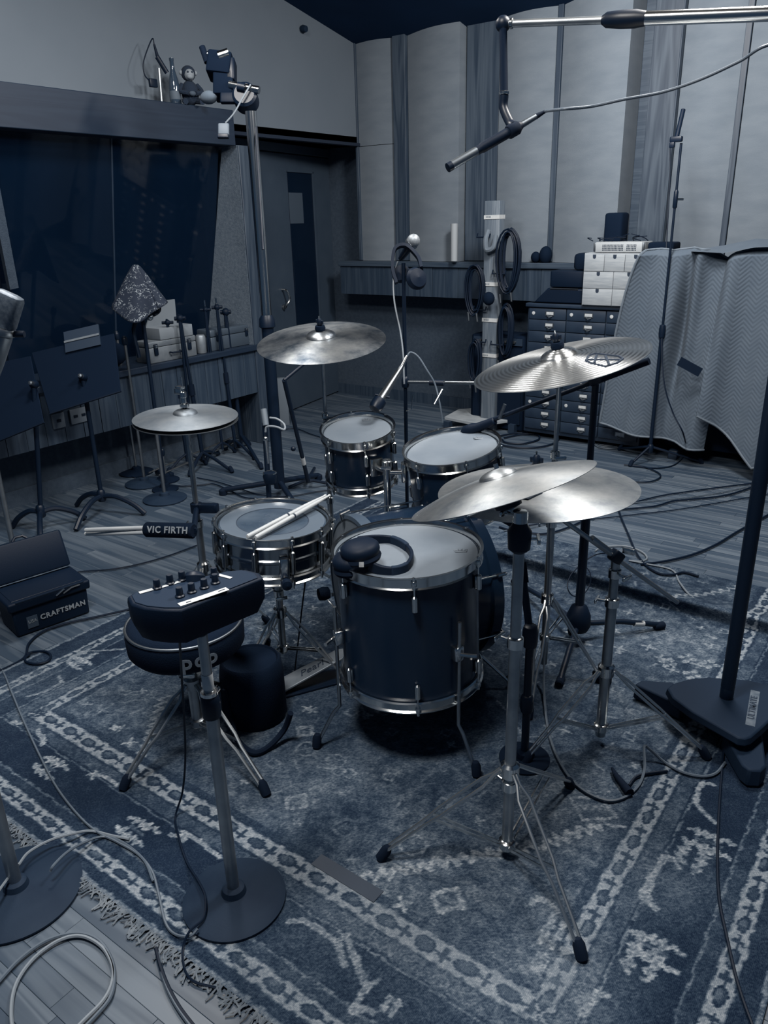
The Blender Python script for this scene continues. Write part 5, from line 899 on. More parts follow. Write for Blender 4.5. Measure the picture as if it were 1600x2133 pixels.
# card cabinet of small drawers
YC = 5.06; xl, xr = PY(1097, 700, YC)[0], PY(1097, 700, YC)[0]+.86; zt = PY(1130, 632, YC)[2]; cab = thing('card_cabinet', 'dark cabinet of many small label drawers by the back wall', 'cabinet', ((xl+xr)/2, YC+.17, 0))
MB().box(((xl+xr)/2, YC+.18, zt/2+.02), (xr-xl, .34, zt-.04), bevel=.004).build('body', M['cab'], cab); MB().box(((xl+xr)/2, YC+.17, zt-.012), (xr-xl+.02, .37, .024), bevel=.004).build('top', M['cab'], cab)
cols = [xl+.012, xl+.012+(xr-xl-.024)/3, xl+.012+2*(xr-xl-.024)/3, xr-.012]; rows = 11; zb0 = .07; hh_ = (zt-.03-zb0)/rows
for c_ in range(3):
    for r_ in range(rows):
        x0, x1 = cols[c_]+.003, cols[c_+1]-.003; z0 = zb0+r_*hh_+.002; z1 = z0+hh_-.005
        dw = MB().box(((x0+x1)/2, YC+.003, (z0+z1)/2), (x1-x0, .016, z1-z0), bevel=.003).build('drawer', M['cab'], cab)
        q = V3(((x0+x1)/2+.02, YC-.0065, (z0+z1)/2+.004)); w_ = .064; fr = MB().box(q, (w_, .005, .030)).build('label_holder', M['nickel'], dw)
        MB().box(q+V3((random.uniform(-.002, .002), -.0032, .002)), (w_-.012, .0012, .018)).build('label_card', M['label'], dw); MB().path([q+V3((-.018, -.003, -.016)), q+V3((0, -.016, -.022)), q+V3((.018, -.003, -.016))], .004, 6).build('pull', M['nickel'], dw)
        if r_ in (rows-1, 2): MB().lathe(V3((x0+.035, YC-.006, (z0+z1)/2+.004)), (0, -1, 0), [(.010, 0), (.012, .001), (.012, .002), (0, .003)], 12).build('round_sticker', M['label'], dw)
# pale chest of mini drawers, with a white rack unit and black gear
zc0 = zt+.001; YP = 5.03; x0, x1 = PY(1213, 600, YP)[0], PY(1346, 580, YP)[0]; z1 = PY(1270, 527, YP)[2]; pc = thing('mini_drawer_chest', 'pale plywood mini chest with notched drawers on the dark cabinet', 'drawer chest', ((x0+x1)/2, YP+.12, zc0))
MB().box(((x0+x1)/2, YP+.12, (zc0+z1)/2), (x1-x0, .23, z1-zc0), bevel=.003).build('carcass', M['paleply'], pc); hrow = (z1-zc0-.012)/3
for r_, n_ in ((2, 3), (1, 2), (0, 2)):
    for k in range(n_):
        a = x0+.006+(x1-x0-.012)*k/n_; b_ = a+(x1-x0-.012)/n_-.003; z0 = zc0+.006+r_*hrow; q = V3(((a+b_)/2, YP, z0+hrow/2-.0015)); dw = MB().box(q, (b_-a, .012, hrow-.003), bevel=.0015).build('drawer', M['paleply'], pc)
        MB().lathe(q+V3((0, -.0055, hrow/2-.017)), (0, -1, 0), [(.011, 0), (.011, .001), (0, .0015)], 14).build('finger_notch', M['ink'], dw); MB().box(q+V3((0, -.006, hrow/2-.009)), (.022, .002, .014)).build('notch_slot', M['ink'], dw)
rx0, rx1 = PY(1240, 520, YP)[0], PY(1337, 520, YP)[0]; ru = thing('rack_unit', 'white perforated electronics unit on top of the pale chest', 'electronics', ((rx0+rx1)/2, YP+.1, z1)); MB().box(((rx0+rx1)/2, YP+.1, z1+.034), (rx1-rx0, .2, .062), bevel=.004).build('case', mat('off_white_metal', .74, .5), ru); mb = MB()
for i in range(24):
    for j in range(4):
        if i in (15, 16): continue
        x = rx0+.05+i*(rx1-rx0-.08)/24; z = z1+.018+j*.010; mb.box((x, YP-.0008, z), (.0055, .002, .005))
mb.build('vent_slots', M['navy'], ru, smooth=False, kind='stuff')
for s in (rx0-.006, rx1+.004): MB().box((s, YP+.01, z1+.034), (.016, .012, .056), bevel=.003).build('rack_ear', M['nickel'], ru)
q = PY(1282, 500, 5.25); tag(MB().box((q[0], 5.25, z1+.12), (.12, .14, .24), bevel=.02).build('small_speaker', M['blackm'], base=(q[0], 5.25, z1)), 'small black speaker behind the white perforated unit', 'speaker')
q = PY(1360, 518, 5.05); tag(MB().box((x1+.05, YP+.14, z1-.0+.03), (.16, .16, .06), bevel=.015).build('black_pouch', M['fabricb']), 'flat black pouch beside the white perforated unit', 'pouch')
mb = MB(); rr_ = random.Random(3)
for k in range(9): p = V3((rx0-.05+k*.045, YP+.08, z1+.07)); mb.path([p, p+V3((rr_.uniform(-.05, .05), -.03, .02)), p+V3((rr_.uniform(-.1, .1), -.05, rr_.uniform(0, .05)))], .003, 5, smooth=4)
tag(mb.build('cable_tangle', M['cablek'], kind='stuff'), 'thin black leads tangled on the white perforated unit', 'cable')
bk = thing('keyboard_case', 'black flat equipment case leaning at the cabinet top, left of chest', 'case', PY(1160, 625, 5.1)); qa = PY(1112, 612, 5.08)[0]; qb = x0-.005
MB().add([(qa, 5.08, zt+.002), (qb, 5.08, zt+.002), (qb, 5.08, zt+.10), (qa+.10, 5.08, zt+.10), (qa, 5.30, zt+.002), (qb, 5.30, zt+.002), (qb, 5.30, zt+.10), (qa+.10, 5.30, zt+.10)], [(0,1,2,3),(7,6,5,4),(0,4,5,1),(1,5,6,2),(2,6,7,3),(3,7,4,0)]).build('lower_case', M['plastic'], bk, bevel=.01)
MB().box(((qa+.10+qb)/2, 5.2, zt+.16), (qb-qa-.11, .2, .11), bevel=.015).build('upper_case', M['plastic'], bk); MB().box(((qa+qb)/2+.04, 5.077, zt+.1), (.2, .004, .006)).build('trim_strip', M['steel'], bk); MB().box((qb-.06, 5.2, zt+.27), (.10, .16, .11), bevel=.03).build('rounded_pack', M['fabricb'], bk)
# low pale platform and a dark amplifier in the shade under the ride cymbal
pl = thing('low_platform', 'low pale wooden platform on the floor left of the dark cabinet', 'platform', PZ(975, 880)); pts = [PZ(926, 868, .09), PZ(955, 852, .09), PZ(1012, 848, .09), PZ(1085, 850, .09), PZ(1062, 874, .09), PZ(998, 882, .09)]
MB().prism([(p[0], p[1]) for p in pts], .066, .09).build('board', M['paleply'], pl, bevel=.003)
for p in pts[::2]: q = V3((p[0], p[1], 0)); MB().box(q*.985+V3((0, .05, .034)), (.05, .05, .064)).build('foot_block', M['cab'], pl)
am = thing('amplifier', 'dark amplifier box standing between the post and dark cabinet', 'amplifier', V3((xl-.28, 5.22, 0))); MB().box((xl-.26, 5.26, .36), (.46, .26, .70), bevel=.02).build('cabinet_box', M['blackm'], am); MB().box((xl-.26, 5.125, .34), (.40, .01, .56)).build('grille_cloth', M['fabricb'], am); MB().box((xl-.26, 5.124, .67), (.40, .012, .05)).build('control_strip', M['cab'], am)
for k in range(5): MB().lathe(V3((xl-.40+k*.07, 5.117, .67)), (0, -1, 0), [(.012, 0), (.010, .014), (0, .015)], 12).build('knob', M['nickel'], am)
# quilted blanket over a gobo
gob = thing('gobo', 'dark low acoustic screen hidden beneath the quilted blanket', 'acoustic screen', (-.9, 5.2, 0)); MB().box((-.72, 5.20, .60), (1.45, .10, 1.08), bevel=.01).build('screen_panel', M['blackm'], gob)
for x in (-1.35, -.3): MB().box((x, 5.2, .03), (.06, .34, .06), bevel=.008).build('foot', M['cab'], gob)
M['quilt'] = mat('quilted_blanket_cloth', .33, .92, var=.02, scale=8, bump=.1, bscale=200); M['quilt_edge'] = mat('blanket_binding', .42, .8)
bl_ = thing('moving_blanket', 'grey quilted moving blanket with zigzag stitching draped over a screen', 'blanket', (-1.0, 5.0, .2))
def lerp_poly(P, u):
    xs = [p[0] for p in P]; return float(np.interp(u, xs, [p[1] for p in P]))
def drape(top, bot, fold, yoff, name, nu=200, nv=190, x0f=0.0):
    def fn(u, v):
        a = V3(lerp2(top, u)); b = V3(lerp2(bot, u)); px = a[0]+(b[0]-a[0])*v+(-15*math.sin(math.pi*v**.6)*max(0, 1-u*2.5) if x0f == 0 else 0); py = a[1]+(b[1]-a[1])*v
        base = PY(px, py, 5.0+yoff); f = fold(u, v, px, py)
        s, t_ = base[0]*1.0, base[2]; tri = abs(((s/.105) % 1.0)*2-1)*.052; q = abs(math.sin(math.pi*(t_+tri)/.026)); return base+V3((0, f-.0030*q+(.055 if v < .03 else 0)*(1-v/.03), 0))
    mb = MB().grid(fn, nu, nv); o = mb.build(name, M['quilt'], bl_, angle=180); so = o.modifiers.new('thickness', 'SOLIDIFY'); so.thickness = .008; so.offset = 1
    ed = [fn(u/60, 1.0) for u in range(61)]; MB().path(ed, .0075, 6).build('bound_edge', M['quilt_edge'], bl_)
    if x0f == 0: MB().path([fn(0, v/60) for v in range(61)], .0075, 6).build('bound_edge', M['quilt_edge'], bl_)
    MB().path([fn(u/60, 0.0) for u in range(61)], .008, 6).build('bound_edge', M['quilt_edge'], bl_)
def lerp2(P, u):
    k = u*(len(P)-1); i = min(int(k), len(P)-2); f_ = k-i; f_ = f_; return (P[i][0]+(P[i+1][0]-P[i][0])*f_, P[i][1]+(P[i+1][1]-P[i][1])*f_)
drape([(1346, 521), (1372, 519), (1400, 522), (1440, 517), (1475, 521), (1512, 540), (1545, 560)], [(1250, 880), (1290, 893), (1330, 905), (1370, 914), (1405, 922), (1435, 932), (1465, 938)],
      lambda u, v, px, py: .045*math.sin(u*11+v*1.5)*(.25+.75*v)-.05*math.exp(-((u-.62)/.07)**2)*(1-v)*1.2+.11*math.exp(-((u-.52-.0*v)/.06)**2)*math.exp(-((v-.45)/.35)**2)+.12*max(0, u-.86)*(1)-.05*max(0, 1-u*5), -.07, 'drape')
drape([(1500, 543), (1530, 528), (1560, 520), (1600, 518), (1670, 518), (1780, 519)], [(1458, 862), (1490, 885), (1525, 915), (1572, 968), (1650, 955), (1770, 985)],
      lambda u, v, px, py: .10*math.exp(-(u/.10)**2)*(1-.9*v)-.045*math.sin(u*9+v*2.2)*(.3+.7*v)-.04*v, -.12, 'drape', nu=230, x0f=1)
MB().grid(lambda u, v: PY(1440+u*340, lerp2([(1440, 521), (1508, 511), (1576, 497), (1644, 500), (1712, 503), (1780, 506)], u)[1]*(1-v)+lerp2([(1440, 524), (1508, 527), (1576, 515), (1644, 514), (1712, 516), (1780, 519)], u)[1]*v, 5.04-.17*v), 40, 6).build('folded_top', M['quilt'], bl_, angle=180)
A = PY(1437, 764, 4.84); a_ = unit(PY(1456, 775, 4.9)-PY(1416, 753, 4.9)); tag(MB().box(A, (.145, .004, .055), ax=(a_, (0, 1, 0), np.cross(a_, (0, 1, 0)))).build('black_tape_patch', M['black']), 'strip of black tape on the quilted blanket', 'tape')
# ================================================================ left side: ledge, stands, music stands
XL = -4.12; ZL = .725
def bxc(name, px0, py0, px1, py1, x, dep, m, par, bev=.006):
    a = PX(px0, py1, x); b_ = PX(px1, py0, x); z0, z1 = a[2], b_[2]; return MB().box((x-dep/2, (a[1]+b_[1])/2, (z0+z1)/2), (dep, abs(b_[1]-a[1]), z1-z0), bevel=bev).build(name, m, par)
cs = thing('flight_case', 'pale metal case with two black latches on the window ledge', 'case', PX(365, 745, -4.0)); a = PX(313, 745, -3.99); b_ = PX(412, 745, -3.99); hcs = .13
MB().box((-4.06, (a[1]+b_[1])/2, ZL+hcs*.36), (.14, b_[1]-a[1], hcs*.72), bevel=.006).build('lower_shell', M['alu'], cs); MB().box((-4.06, (a[1]+b_[1])/2, ZL+hcs*.87), (.14, b_[1]-a[1], hcs*.27), bevel=.006).build('lid', M['alu'], cs)
for f_ in (.13, .84): l_ = MB().box((-3.987, a[1]+(b_[1]-a[1])*f_, ZL+hcs*.62), (.014, .03, .07), bevel=.006).build('latch', M['black'], cs); MB().box((-3.978, a[1]+(b_[1]-a[1])*f_, ZL+hcs*.78), (.008, .02, .02), bevel=.003).build('latch_tongue', M['chrome'], l_)
MB().path([(-3.985, a[1]+(b_[1]-a[1])*.40, ZL+hcs*.4), (-3.965, a[1]+(b_[1]-a[1])*.42, ZL+hcs*.38), (-3.965, a[1]+(b_[1]-a[1])*.6, ZL+hcs*.38), (-3.985, a[1]+(b_[1]-a[1])*.62, ZL+hcs*.4)], .006, 6).build('handle', M['black'], cs)
wb_ = thing('white_box', 'open white box with lifted lid on top of the pale metal case', 'box', PX(355, 690, -4.05)); ya, yb = PX(318, 680, -4.05)[1], PX(388, 680, -4.05)[1]; zb = ZL+hcs+.003
MB().box((-4.07, (ya+yb)/2, zb+.035), (.16, yb-ya, .07), bevel=.004).build('tray', mat('white_card', .55, .7), wb_); MB().add([(-4.14, ya+.02, zb+.07), (-4.14, yb, zb+.07), (-4.12, yb-.01, zb+.22), (-4.12, ya+.09, zb+.22), (-4.15, ya+.02, zb+.07), (-4.15, yb, zb+.07), (-4.13, yb-.01, zb+.22), (-4.13, ya+.09, zb+.22)], [(0,1,2,3),(7,6,5,4),(0,4,5,1),(1,5,6,2),(2,6,7,3),(3,7,4,0)]).build('lid', bpy.data.materials['white_card'], wb_)
cn = PX(422, 728, -4.02); tag(MB().lathe((-4.03, cn[1], ZL), UP, [(.0, 0), (.030, .001), (.033, .006), (.033, .108), (.027, .118), (.025, .12), (0, .119)], 24).build('drink_can', M['alu']), 'plain metal drink can between the cases on the ledge', 'can')
ac = thing('aluminium_case', 'long grey aluminium case at the right end of the ledge', 'case', PX(475, 720, -4.05)); ya, yb = PX(434, 715, -4.05)[1], PX(519, 715, -4.05)[1]
MB().box((-4.09, (ya+yb)/2, ZL+.045), (.14, yb-ya, .09), bevel=.008).build('lower_shell', mat('grey_case', .30, .5, .3), ac); MB().box((-4.09, (ya+yb)/2, ZL+.115), (.14, yb-ya, .046), bevel=.01).build('lid', bpy.data.materials['grey_case'], ac)
for f_ in (.15, .87): l_ = MB().box((-4.016, ya+(yb-ya)*f_, ZL+.09), (.012, .024, .055), bevel=.005).build('latch', M['black'], ac); MB().box((-4.008, ya+(yb-ya)*f_, ZL+.108), (.008, .016, .014), bevel=.003).build('latch_tongue', M['chrome'], l_)
# sockets on the ledge boards
for x, y, n_, lb in ((121, 876, 1, 'single pale socket plate on the ledge boards'), (164, 865, 2, 'double pale socket plate on the ledge boards')):
    q = PX(x, y, -3.98); so_ = thing('socket_plate', lb, 'socket', q, 'socket plates'); w_ = .075 if n_ == 1 else .115; MB().box((-3.977, q[1], q[2]), (.012, w_, .085), bevel=.003).build('plate', mat('beige_plate', .44, .6), so_)
    for k in range(n_): MB().box((-3.970, q[1]+(k-(n_-1)/2)*.05, q[2]), (.004, .026, .016), bevel=.002).build('outlet', M['black'], so_)
# stored black stands along the ledge
def stored(label, top, bot, r, knob, feet, seed):
    g = V3(PZ(*bot)); q = above(g, *top); t = thing('stored_stand', label, 'microphone stand', g, 'stands stored by the ledge'); d = q-g
    MB().tube(g+UP*.05, g+d*.55, r, seg=12).build('lower_tube', M['black'], t); MB().tube(g+d*.52, q, r*.72, seg=12).build('upper_tube', M['black'], t); MB().tube(g+d*.50, g+d*.57, r*1.45, seg=12).build('clutch', M['rubber'], t)
    MB().ball(q, r*1.7, 12).build('boom_knuckle', M['plastic'], t); kd_ = unit(np.cross(d, RW[:,2])); MB().tube(q-kd_*.035, q+kd_*.035, r*.9, seg=10).build('boom_clutch', M['black'], t); MB().tube(q+unit(d)*.02-RW[:,2]*.01, g+d*.42+kd_*r*2.6, r*.62, seg=10).build('folded_boom', M['black'], t)
    if knob: MB().tube(q+unit(d)*.01, q+unit(d)*.06, r*.5, seg=8).build('threaded_tip', M['chrome'], t)
    for x, y in feet: F = PZ(x, y, .012); lg = MB().path([g+UP*.10, g+(F-g)*.4+UP*.07, F], r*.8, 8).build('leg', M['black'], t); foot_cap(lg, F-UP*.008, unit(g-F+UP*.02))
stored('shortest stored black stand, leftmost of the row by the ledge', (349, 672), (392, 975), .011, False, ((350, 985), (430, 965)), 1)
stored('stored black stand with a wide clutch head before the pale case', (375, 663), (425, 972), .014, False, ((395, 990), (484, 982), (455, 945)), 2)
stored('stored black stand between the drink can and aluminium case', (428, 645), (465, 950), .010, True, ((430, 960), (490, 940)), 3)
stored('stored black stand with a chrome tip by the aluminium case', (452, 640), (492, 945), .012, True, ((530, 955), (470, 935)), 4)
stored('rightmost stored black stand, thickest of the row by the ledge', (470, 650), (505, 935), .016, False, ((545, 975), (520, 925)), 5)
rl = thing('rail_cart', 'low dark cart with two chrome rails on the floor by the ledge', 'cart', PZ(400, 950)); a, b_ = PZ(310, 985, .05), PZ(492, 908, .05)
for o_ in (0, 1):
    sh_ = V3((.0+.10*o_, .0, 0)); MB().tube(a+sh_, b_+sh_, .006, seg=8).build('rail', M['gun'], rl)
for f_ in (.1, .9): q = a+(b_-a)*f_; MB().box(q+V3((.05, 0, -.022)), (.16, .03, .03), bevel=.004).build('cross_bar', M['black'], rl)
# round-base stands at left
def rbs(label, bpx, toppy, r, br, m=None, group='round-base stands at left'):
    g = V3(PZ(*bpx)); t = thing('round_base_stand', label, 'microphone stand', g, group); round_base(t, g, br, m); z = zat(g, toppy); MB().tube(g+UP*.03, g+UP*z, r, seg=12).build('tube', M['gun'], t); clutch(t, g+UP*z*.97, UP, r, .05); return g, z
rbs('grey round-base stand under the hi-hat, nearest of its cluster', (344, 1040), 880, .010, .128); rbs('grey round-base stand left of the nearest one, partly hidden behind it', (302, 1008), 700, .009, .122); rbs('thin round-base stand farthest back of the cluster by the wall', (285, 985), 690, .008, .11, M['blackm'])
gq, zq = rbs('little round-base stand with a short shiny pole by the cluster', (346, 1001), 940, .007, .085, M['blackm']); rbs('dark round-base stand behind the toolbox at the left edge', (30, 1150), 700, .013, .13, M['ironbase'])
q = PZ(62, 1146, .03); tag(MB().box(q, (.05, .04, .016), ax=((.5, .86, 0), (-.86, .5, 0), (0, 0, 1)), bevel=.004).build('tape_roll_end', M['tape']), 'piece of pale tape on the round base behind the toolbox', 'tape')
# music stands
def music_stand(label, hub, top, desk, legs):
    g = V3(PZ(*hub)); t = thing('music_stand', label, 'music stand', g, 'music stands'); q = above(g, *top); dtop = depth(q); MB().tube(g+UP*.10, q, .0125, seg=12).build('pole', M['black'], t); MB().lathe(g+UP*.07, UP, [(.018, 0), (.024, .008), (.022, .06), (.014, .07)], 16).build('hub', M['black'], t)
    for x, y in legs: F = PZ(x, y, .012); MB().path([g+UP*.10, g+(F-g)*.35+UP*.10, g+(F-g)*.75+UP*.055, F], .0145, 8, smooth=4).build('leg', M['black'], t)
    P = [PD(x, y, dtop+o_) for x, y, o_ in desk]; nn = unit(np.cross(P[1]-P[0], P[3]-P[0])); MB().add([p+nn*.004 for p in P]+[p-nn*.004 for p in P], [(0,1,2,3),(7,6,5,4),(0,4,5,1),(1,5,6,2),(2,6,7,3),(3,7,4,0)]).build('desk', M['blackm'], t, bevel=.003)
    lip = MB(); lip.strip([P[3], P[2]], .018, .006, -RW[:,2]); lip.build('desk_lip', M['plastic'], t); cl2 = MB().lathe(q, -RW[:,2], [(.02, -.02), (.024, 0), (.014, .02), (0, .022)], 14).build('desk_clamp', M['black'], t); MB().lathe(q-RW[:,2]*.02, -RW[:,2], [(.006, 0), (.012, .004), (.010, .02), (0, .022)], 12).build('clamp_knob', M['nickel'], cl2)
    return P
P = music_stand('black music stand with a wide tilted desk, right one of the pair', (217, 1068), (172, 785), [(66, 735, .10), (238, 695, .10), (252, 815, -.02), (104, 862, -.02)], [(158, 1104), (302, 1070), (160, 1052)])
music_stand('black music stand at the left edge, lower and darker of the pair', (92, 1102), (70, 800), [(-70, 770, .10), (64, 742, .10), (92, 880, -.02), (-30, 930, -.02)], [(86, 1140), (178, 1080), (26, 1097)])
e0, e1 = P[0]+(P[1]-P[0])*.42, P[0]+(P[1]-P[0])*.84; un = unit(P[0]-P[3])
tag(MB().strip([e0-RW[:,2]*.012+un*.01, e1-RW[:,2]*.012+un*.01], .13, .012, un).build('folder', mat('dark_folder', .10, .5)), 'dark folder standing on the right music stand', 'folder'); tag(MB().strip([e0-RW[:,2]*.022+un*.012, e1-RW[:,2]*.022+un*.012], .012, .004, un).build('ruler', M['alu']), 'pale straight edge along the top of the music desk', 'ruler')
# bandana over a draped stand
bq = PD(283, 556, 4.28); g = V3((bq[0], bq[1], 0)); t = thing('draped_stand', 'dark stand wearing the paisley bandana beside the ledge', 'stand', g); MB().tube(g+UP*.03, g+UP*(bq[2]-.02), .011, seg=12).build('tube', M['black'], t); round_base(t, g, .08, M['blackm']); MB().ball(bq-UP*.16, .05, 14, sc=(1, 1, 1.6)).build('padded_head', M['blackm'], t)
MB().path([bq-UP*.25, bq-UP*.34-RW[:,0]*.06, bq-UP*.5-RW[:,0]*.05], .012, 8, smooth=4).build('bracket', M['black'], t); MB().ball(bq-UP*.28+RW[:,0]*.05-RW[:,2]*.03, .02, 12).build('knob', M['chrome'], t)
m, nt, b = nodes('paisley_print'); b.inputs['Roughness'].default_value = .85; tc = nt.nodes.new('ShaderNodeTexCoord'); vo = nt.nodes.new('ShaderNodeTexVoronoi'); vo.feature = 'DISTANCE_TO_EDGE'; vo.inputs['Scale'].default_value = 26; nzz = nt.nodes.new('ShaderNodeTexNoise'); nzz.inputs['Scale'].default_value = 14; nzz.inputs['Distortion'].default_value = 2.5
wv = nt.nodes.new('ShaderNodeTexWave'); wv.wave_type = 'RINGS'; wv.inputs['Scale'].default_value = 16; wv.inputs['Distortion'].default_value = 12; wv.inputs['Detail Scale'].default_value = 4
nt.links.new(tc.outputs['Object'], vo.inputs['Vector']); nt.links.new(tc.outputs['Object'], nzz.inputs['Vector']); nt.links.new(tc.outputs['Object'], wv.inputs['Vector'])
mu = nt.nodes.new('ShaderNodeMath'); mu.operation = 'MULTIPLY'; nt.links.new(wv.outputs['Fac'], mu.inputs[0]); nt.links.new(nzz.outputs['Fac'], mu.inputs[1]); cr = nt.nodes.new('ShaderNodeValToRGB'); cr.color_ramp.elements[0].position = .46; cr.color_ramp.elements[1].position = .54; cr.color_ramp.elements[0].color = T(.0); cr.color_ramp.elements[1].color = T(.60); nt.links.new(mu.outputs[0], cr.inputs[0]); nt.links.new(cr.outputs[0], b.inputs['Base Color'])
bn = thing('bandana', 'dark paisley bandana with white print draped over a stand', 'bandana', bq-UP*.3)
def bf(u, v):
    a = 2*math.pi*u; r = (.012+.122*v**.8)*(1+.16*math.sin(3*a+.6)*v+.10*math.sin(5*a)*v); return bq+UP*(.01-.25*v-.05*v*(math.cos(2*a+1.9)))+V3((math.cos(a)*r, math.sin(a)*r, 0))
MB().grid(bf, 64, 24).build('cloth', m, bn, angle=180); bpy.data.objects[bn.children[0].name].modifiers.new('thickness', 'SOLIDIFY').thickness = .002
q = PX(225, 700, -4.12); q[2] = ZL+.075; tag(MB().ball(q, .085, 18, sc=(.8, 1.3, .88)).build('headphone_pad', M['blackm']), 'dark rounded cushion behind the music stand desk', 'cushion')
# toolbox
A, B_ = V3(PZ(38, 1330)), V3(PZ(188, 1277)); du = unit(B_-A); dv = unit(np.cross(UP, du)); dv = dv if dv[0] < 0 else -dv; W_ = np.linalg.norm(B_-A); tbx = thing('toolbox', 'black plastic toolbox with its lid open on the wood floor', 'toolbox', (A+B_)/2+dv*.09); H_ = .155; ctr = (A+B_)/2
def slab(z0, z1, g0, g1, d0, d1, name, m, bev=.008): return MB().add([ctr+du*s*(W_/2+g0)+dv*y+UP*z0 for s, y in ((-1, -d0), (1, -d0), (1, .18+d0), (-1, .18+d0))]+[ctr+du*s*(W_/2+g1)+dv*y+UP*z1 for s, y in ((-1, -d1), (1, -d1), (1, .18+d1), (-1, .18+d1))], [(3,2,1,0),(4,5,6,7),(0,1,5,4),(1,2,6,5),(2,3,7,6),(3,0,4,7)]).build(name, m, tbx, bevel=bev)
slab(.002, .115, 0, .004, 0, .002, 'tub', M['plastic']); slab(.115, H_, .016, .018, .012, .014, 'rim', M['plastic']); slab(H_, H_+.002, -.005, -.005, -.008, -.008, 'tray_floor', M['black'], .001)
hg_ = ctr+dv*.185+UP*H_; lu = unit(UP*.93+dv*.36); MB().box(hg_+lu*.085, (W_+.03, .055, .16), ax=(du, np.cross(lu, du), lu), bevel=.012).build('lid', M['plastic'], tbx); MB().path([hg_+lu*.165-du*.03, hg_+lu*.18-du*.015, hg_+lu*.18+du*.015, hg_+lu*.165+du*.03], .006, 6).build('lid_handle', M['black'], tbx)
MB().strip([ctr+du*-W_*.46-dv*.0145+UP*(H_+.001), ctr+du*W_*.47-dv*.0145+UP*(H_+.001)], .004, .003, UP).build('rim_highlight', M['navy'], tbx)
fcn = -dv; text('front_lettering', 'CRAFTSMAN', ctr+du*W_*.14-dv*.0045+UP*.058, du, UP, .030, M['print_'], tbx, bold=.0008, spacing=1.12); bd_ = MB().box(ctr-du*W_*.28-dv*.003+UP*.052, (.042, .002, .05), ax=(du, dv, UP)).build('front_badge', mat('badge_print', .20, .6), tbx); text('badge_lettering', 'USA', ctr-du*W_*.28-dv*.0052+UP*.055, du, UP, .019, M['print_'], bd_)
MB().tube(ctr+du*.02-dv*.018+UP*.135, ctr+du*.055-dv*.02+UP*.155, .003, seg=8).build('latch_bar', M['bright'], tbx); MB().path([ctr+du*.05-dv*.018+UP*.135, ctr+du*.085-dv*.02+UP*.150, ctr+du*.12-dv*.018+UP*.15], .003, 6).build('front_handle', M['steel'], tbx)
# tall chrome stand with its boom head, at the end of the beam
g = V3(PZ(584, 1032)); t = thing('tall_boom_stand', 'tall chrome and black studio boom stand rising beside the door', 'microphone stand', g); zs = [zat(g, 668), zat(g, 232)]; MB().tube(g+UP*.05, g+UP*zs[0], .033, seg=22).build('lower_tube', M['black'], t); MB().tube(g+UP*(zs[0]-.02), g+UP*zs[1], .0285, seg=26).build('upper_tube', M['chrome'], t); MB().lathe(g+UP*(zs[0]-.04), UP, [(.034, 0), (.045, .008), (.042, .05), (.030, .07)], 22).build('collar', M['black'], t)
for a_ in (90, 210, 330): d = V3((math.cos(math.radians(a_)), math.sin(math.radians(a_)), 0)); lg = MB().path([g+UP*.09, g+d*.35+UP*.03], .016, 10).build('leg', M['black'], t); MB().lathe(g+d*.35, UP, [(.02, 0), (.025, .005), (.025, .03), (.01, .04)], 14).build('caster', M['rubber'], lg)
hd = g+UP*zs[1]; dh = depth(hd); hub_ = PD(512, 205, dh); MB().lathe(hub_-RW[:,2]*.05, RW[:,2], [(.05, 0), (.062, .01), (.062, .09), (.05, .10)], 26).build('head_clutch', M['black'], t)
MB().tube(PD(478, 176, dh-.03), PD(540, 188, dh-.05), .018, seg=16).build('boom_stub', M['chrome'], t); MB().tube(PD(495, 180, dh-.055), PD(510, 183, dh-.055), .021, seg=16).build('stub_band', M['black'], t)
MB().box(PD(460, 140, dh+.02), (.12, .12, .11), ax=(unit(RW[:,0]+RW[:,1]*.12), RW[:,2], unit(-RW[:,1]+RW[:,0]*.12)), bevel=.012).build('upper_housing', M['blackm'], t); MB().box(PD(468, 180, dh+.02), (.10, .10, .12), ax=(RW[:,0], RW[:,2], -RW[:,1]), bevel=.01).build('motor_housing', M['blackm'], t); MB().tube(PD(421, 98, dh), PD(432, 130, dh), .016, seg=14).build('handle_grip', M['rubber'], t)
MB().tube(PD(432, 113, dh-.02), PD(452, 110, dh-.02), .013, seg=14).build('chrome_knob', M['chrome'], t); MB().tube(PD(455, 117, dh-.03), PD(476, 110, dh-.03), .022, seg=16).build('chrome_knob', M['chrome'], t); MB().box(PD(482, 150, dh+.01), (.045, .08, .11), ax=(RW[:,0], RW[:,2], unit(-RW[:,1])), bevel=.01).build('side_plate', M['black'], t); MB().ball(PD(435, 203, dh+.01), .045, 16, sc=(1.1, .8, .7)).build('grey_pad', mat('grey_pad', .34, .9), t); MB().box(PD(478, 205, dh-.02), (.09, .03, .05), ax=(RW[:,0], RW[:,2], unit(-RW[:,1])), bevel=.008).build('bracket', M['plastic'], t)
MB().tube(PD(531, 232, dh+.02), PD(548, 520, dh-.02), .006, seg=8).build('guide_rod', M['black'], t)
tgp = thing('hanging_tag', 'pale tag on a cord hanging in front of the wooden beam', 'tag', PD(466, 285, dh-.05)); MB().path([PD(522, 176, dh-.07), PD(505, 205, dh-.07), PD(488, 235, dh-.06), PD(470, 256, dh-.05)], .004, 6, smooth=5).build('cord', M['cablel'], tgp); MB().box(PD(466, 270, dh-.05), (.055, .02, .06), ax=(RW[:,0], RW[:,2], RW[:,1]), bevel=.008).build('tag_body', mat('tag_plastic', .40, .6), tgp); MB().box(PD(465, 284, dh-.05), (.055, .022, .02), ax=(RW[:,0], RW[:,2], RW[:,1]), bevel=.004).build('tag_foot', M['black'], tgp)
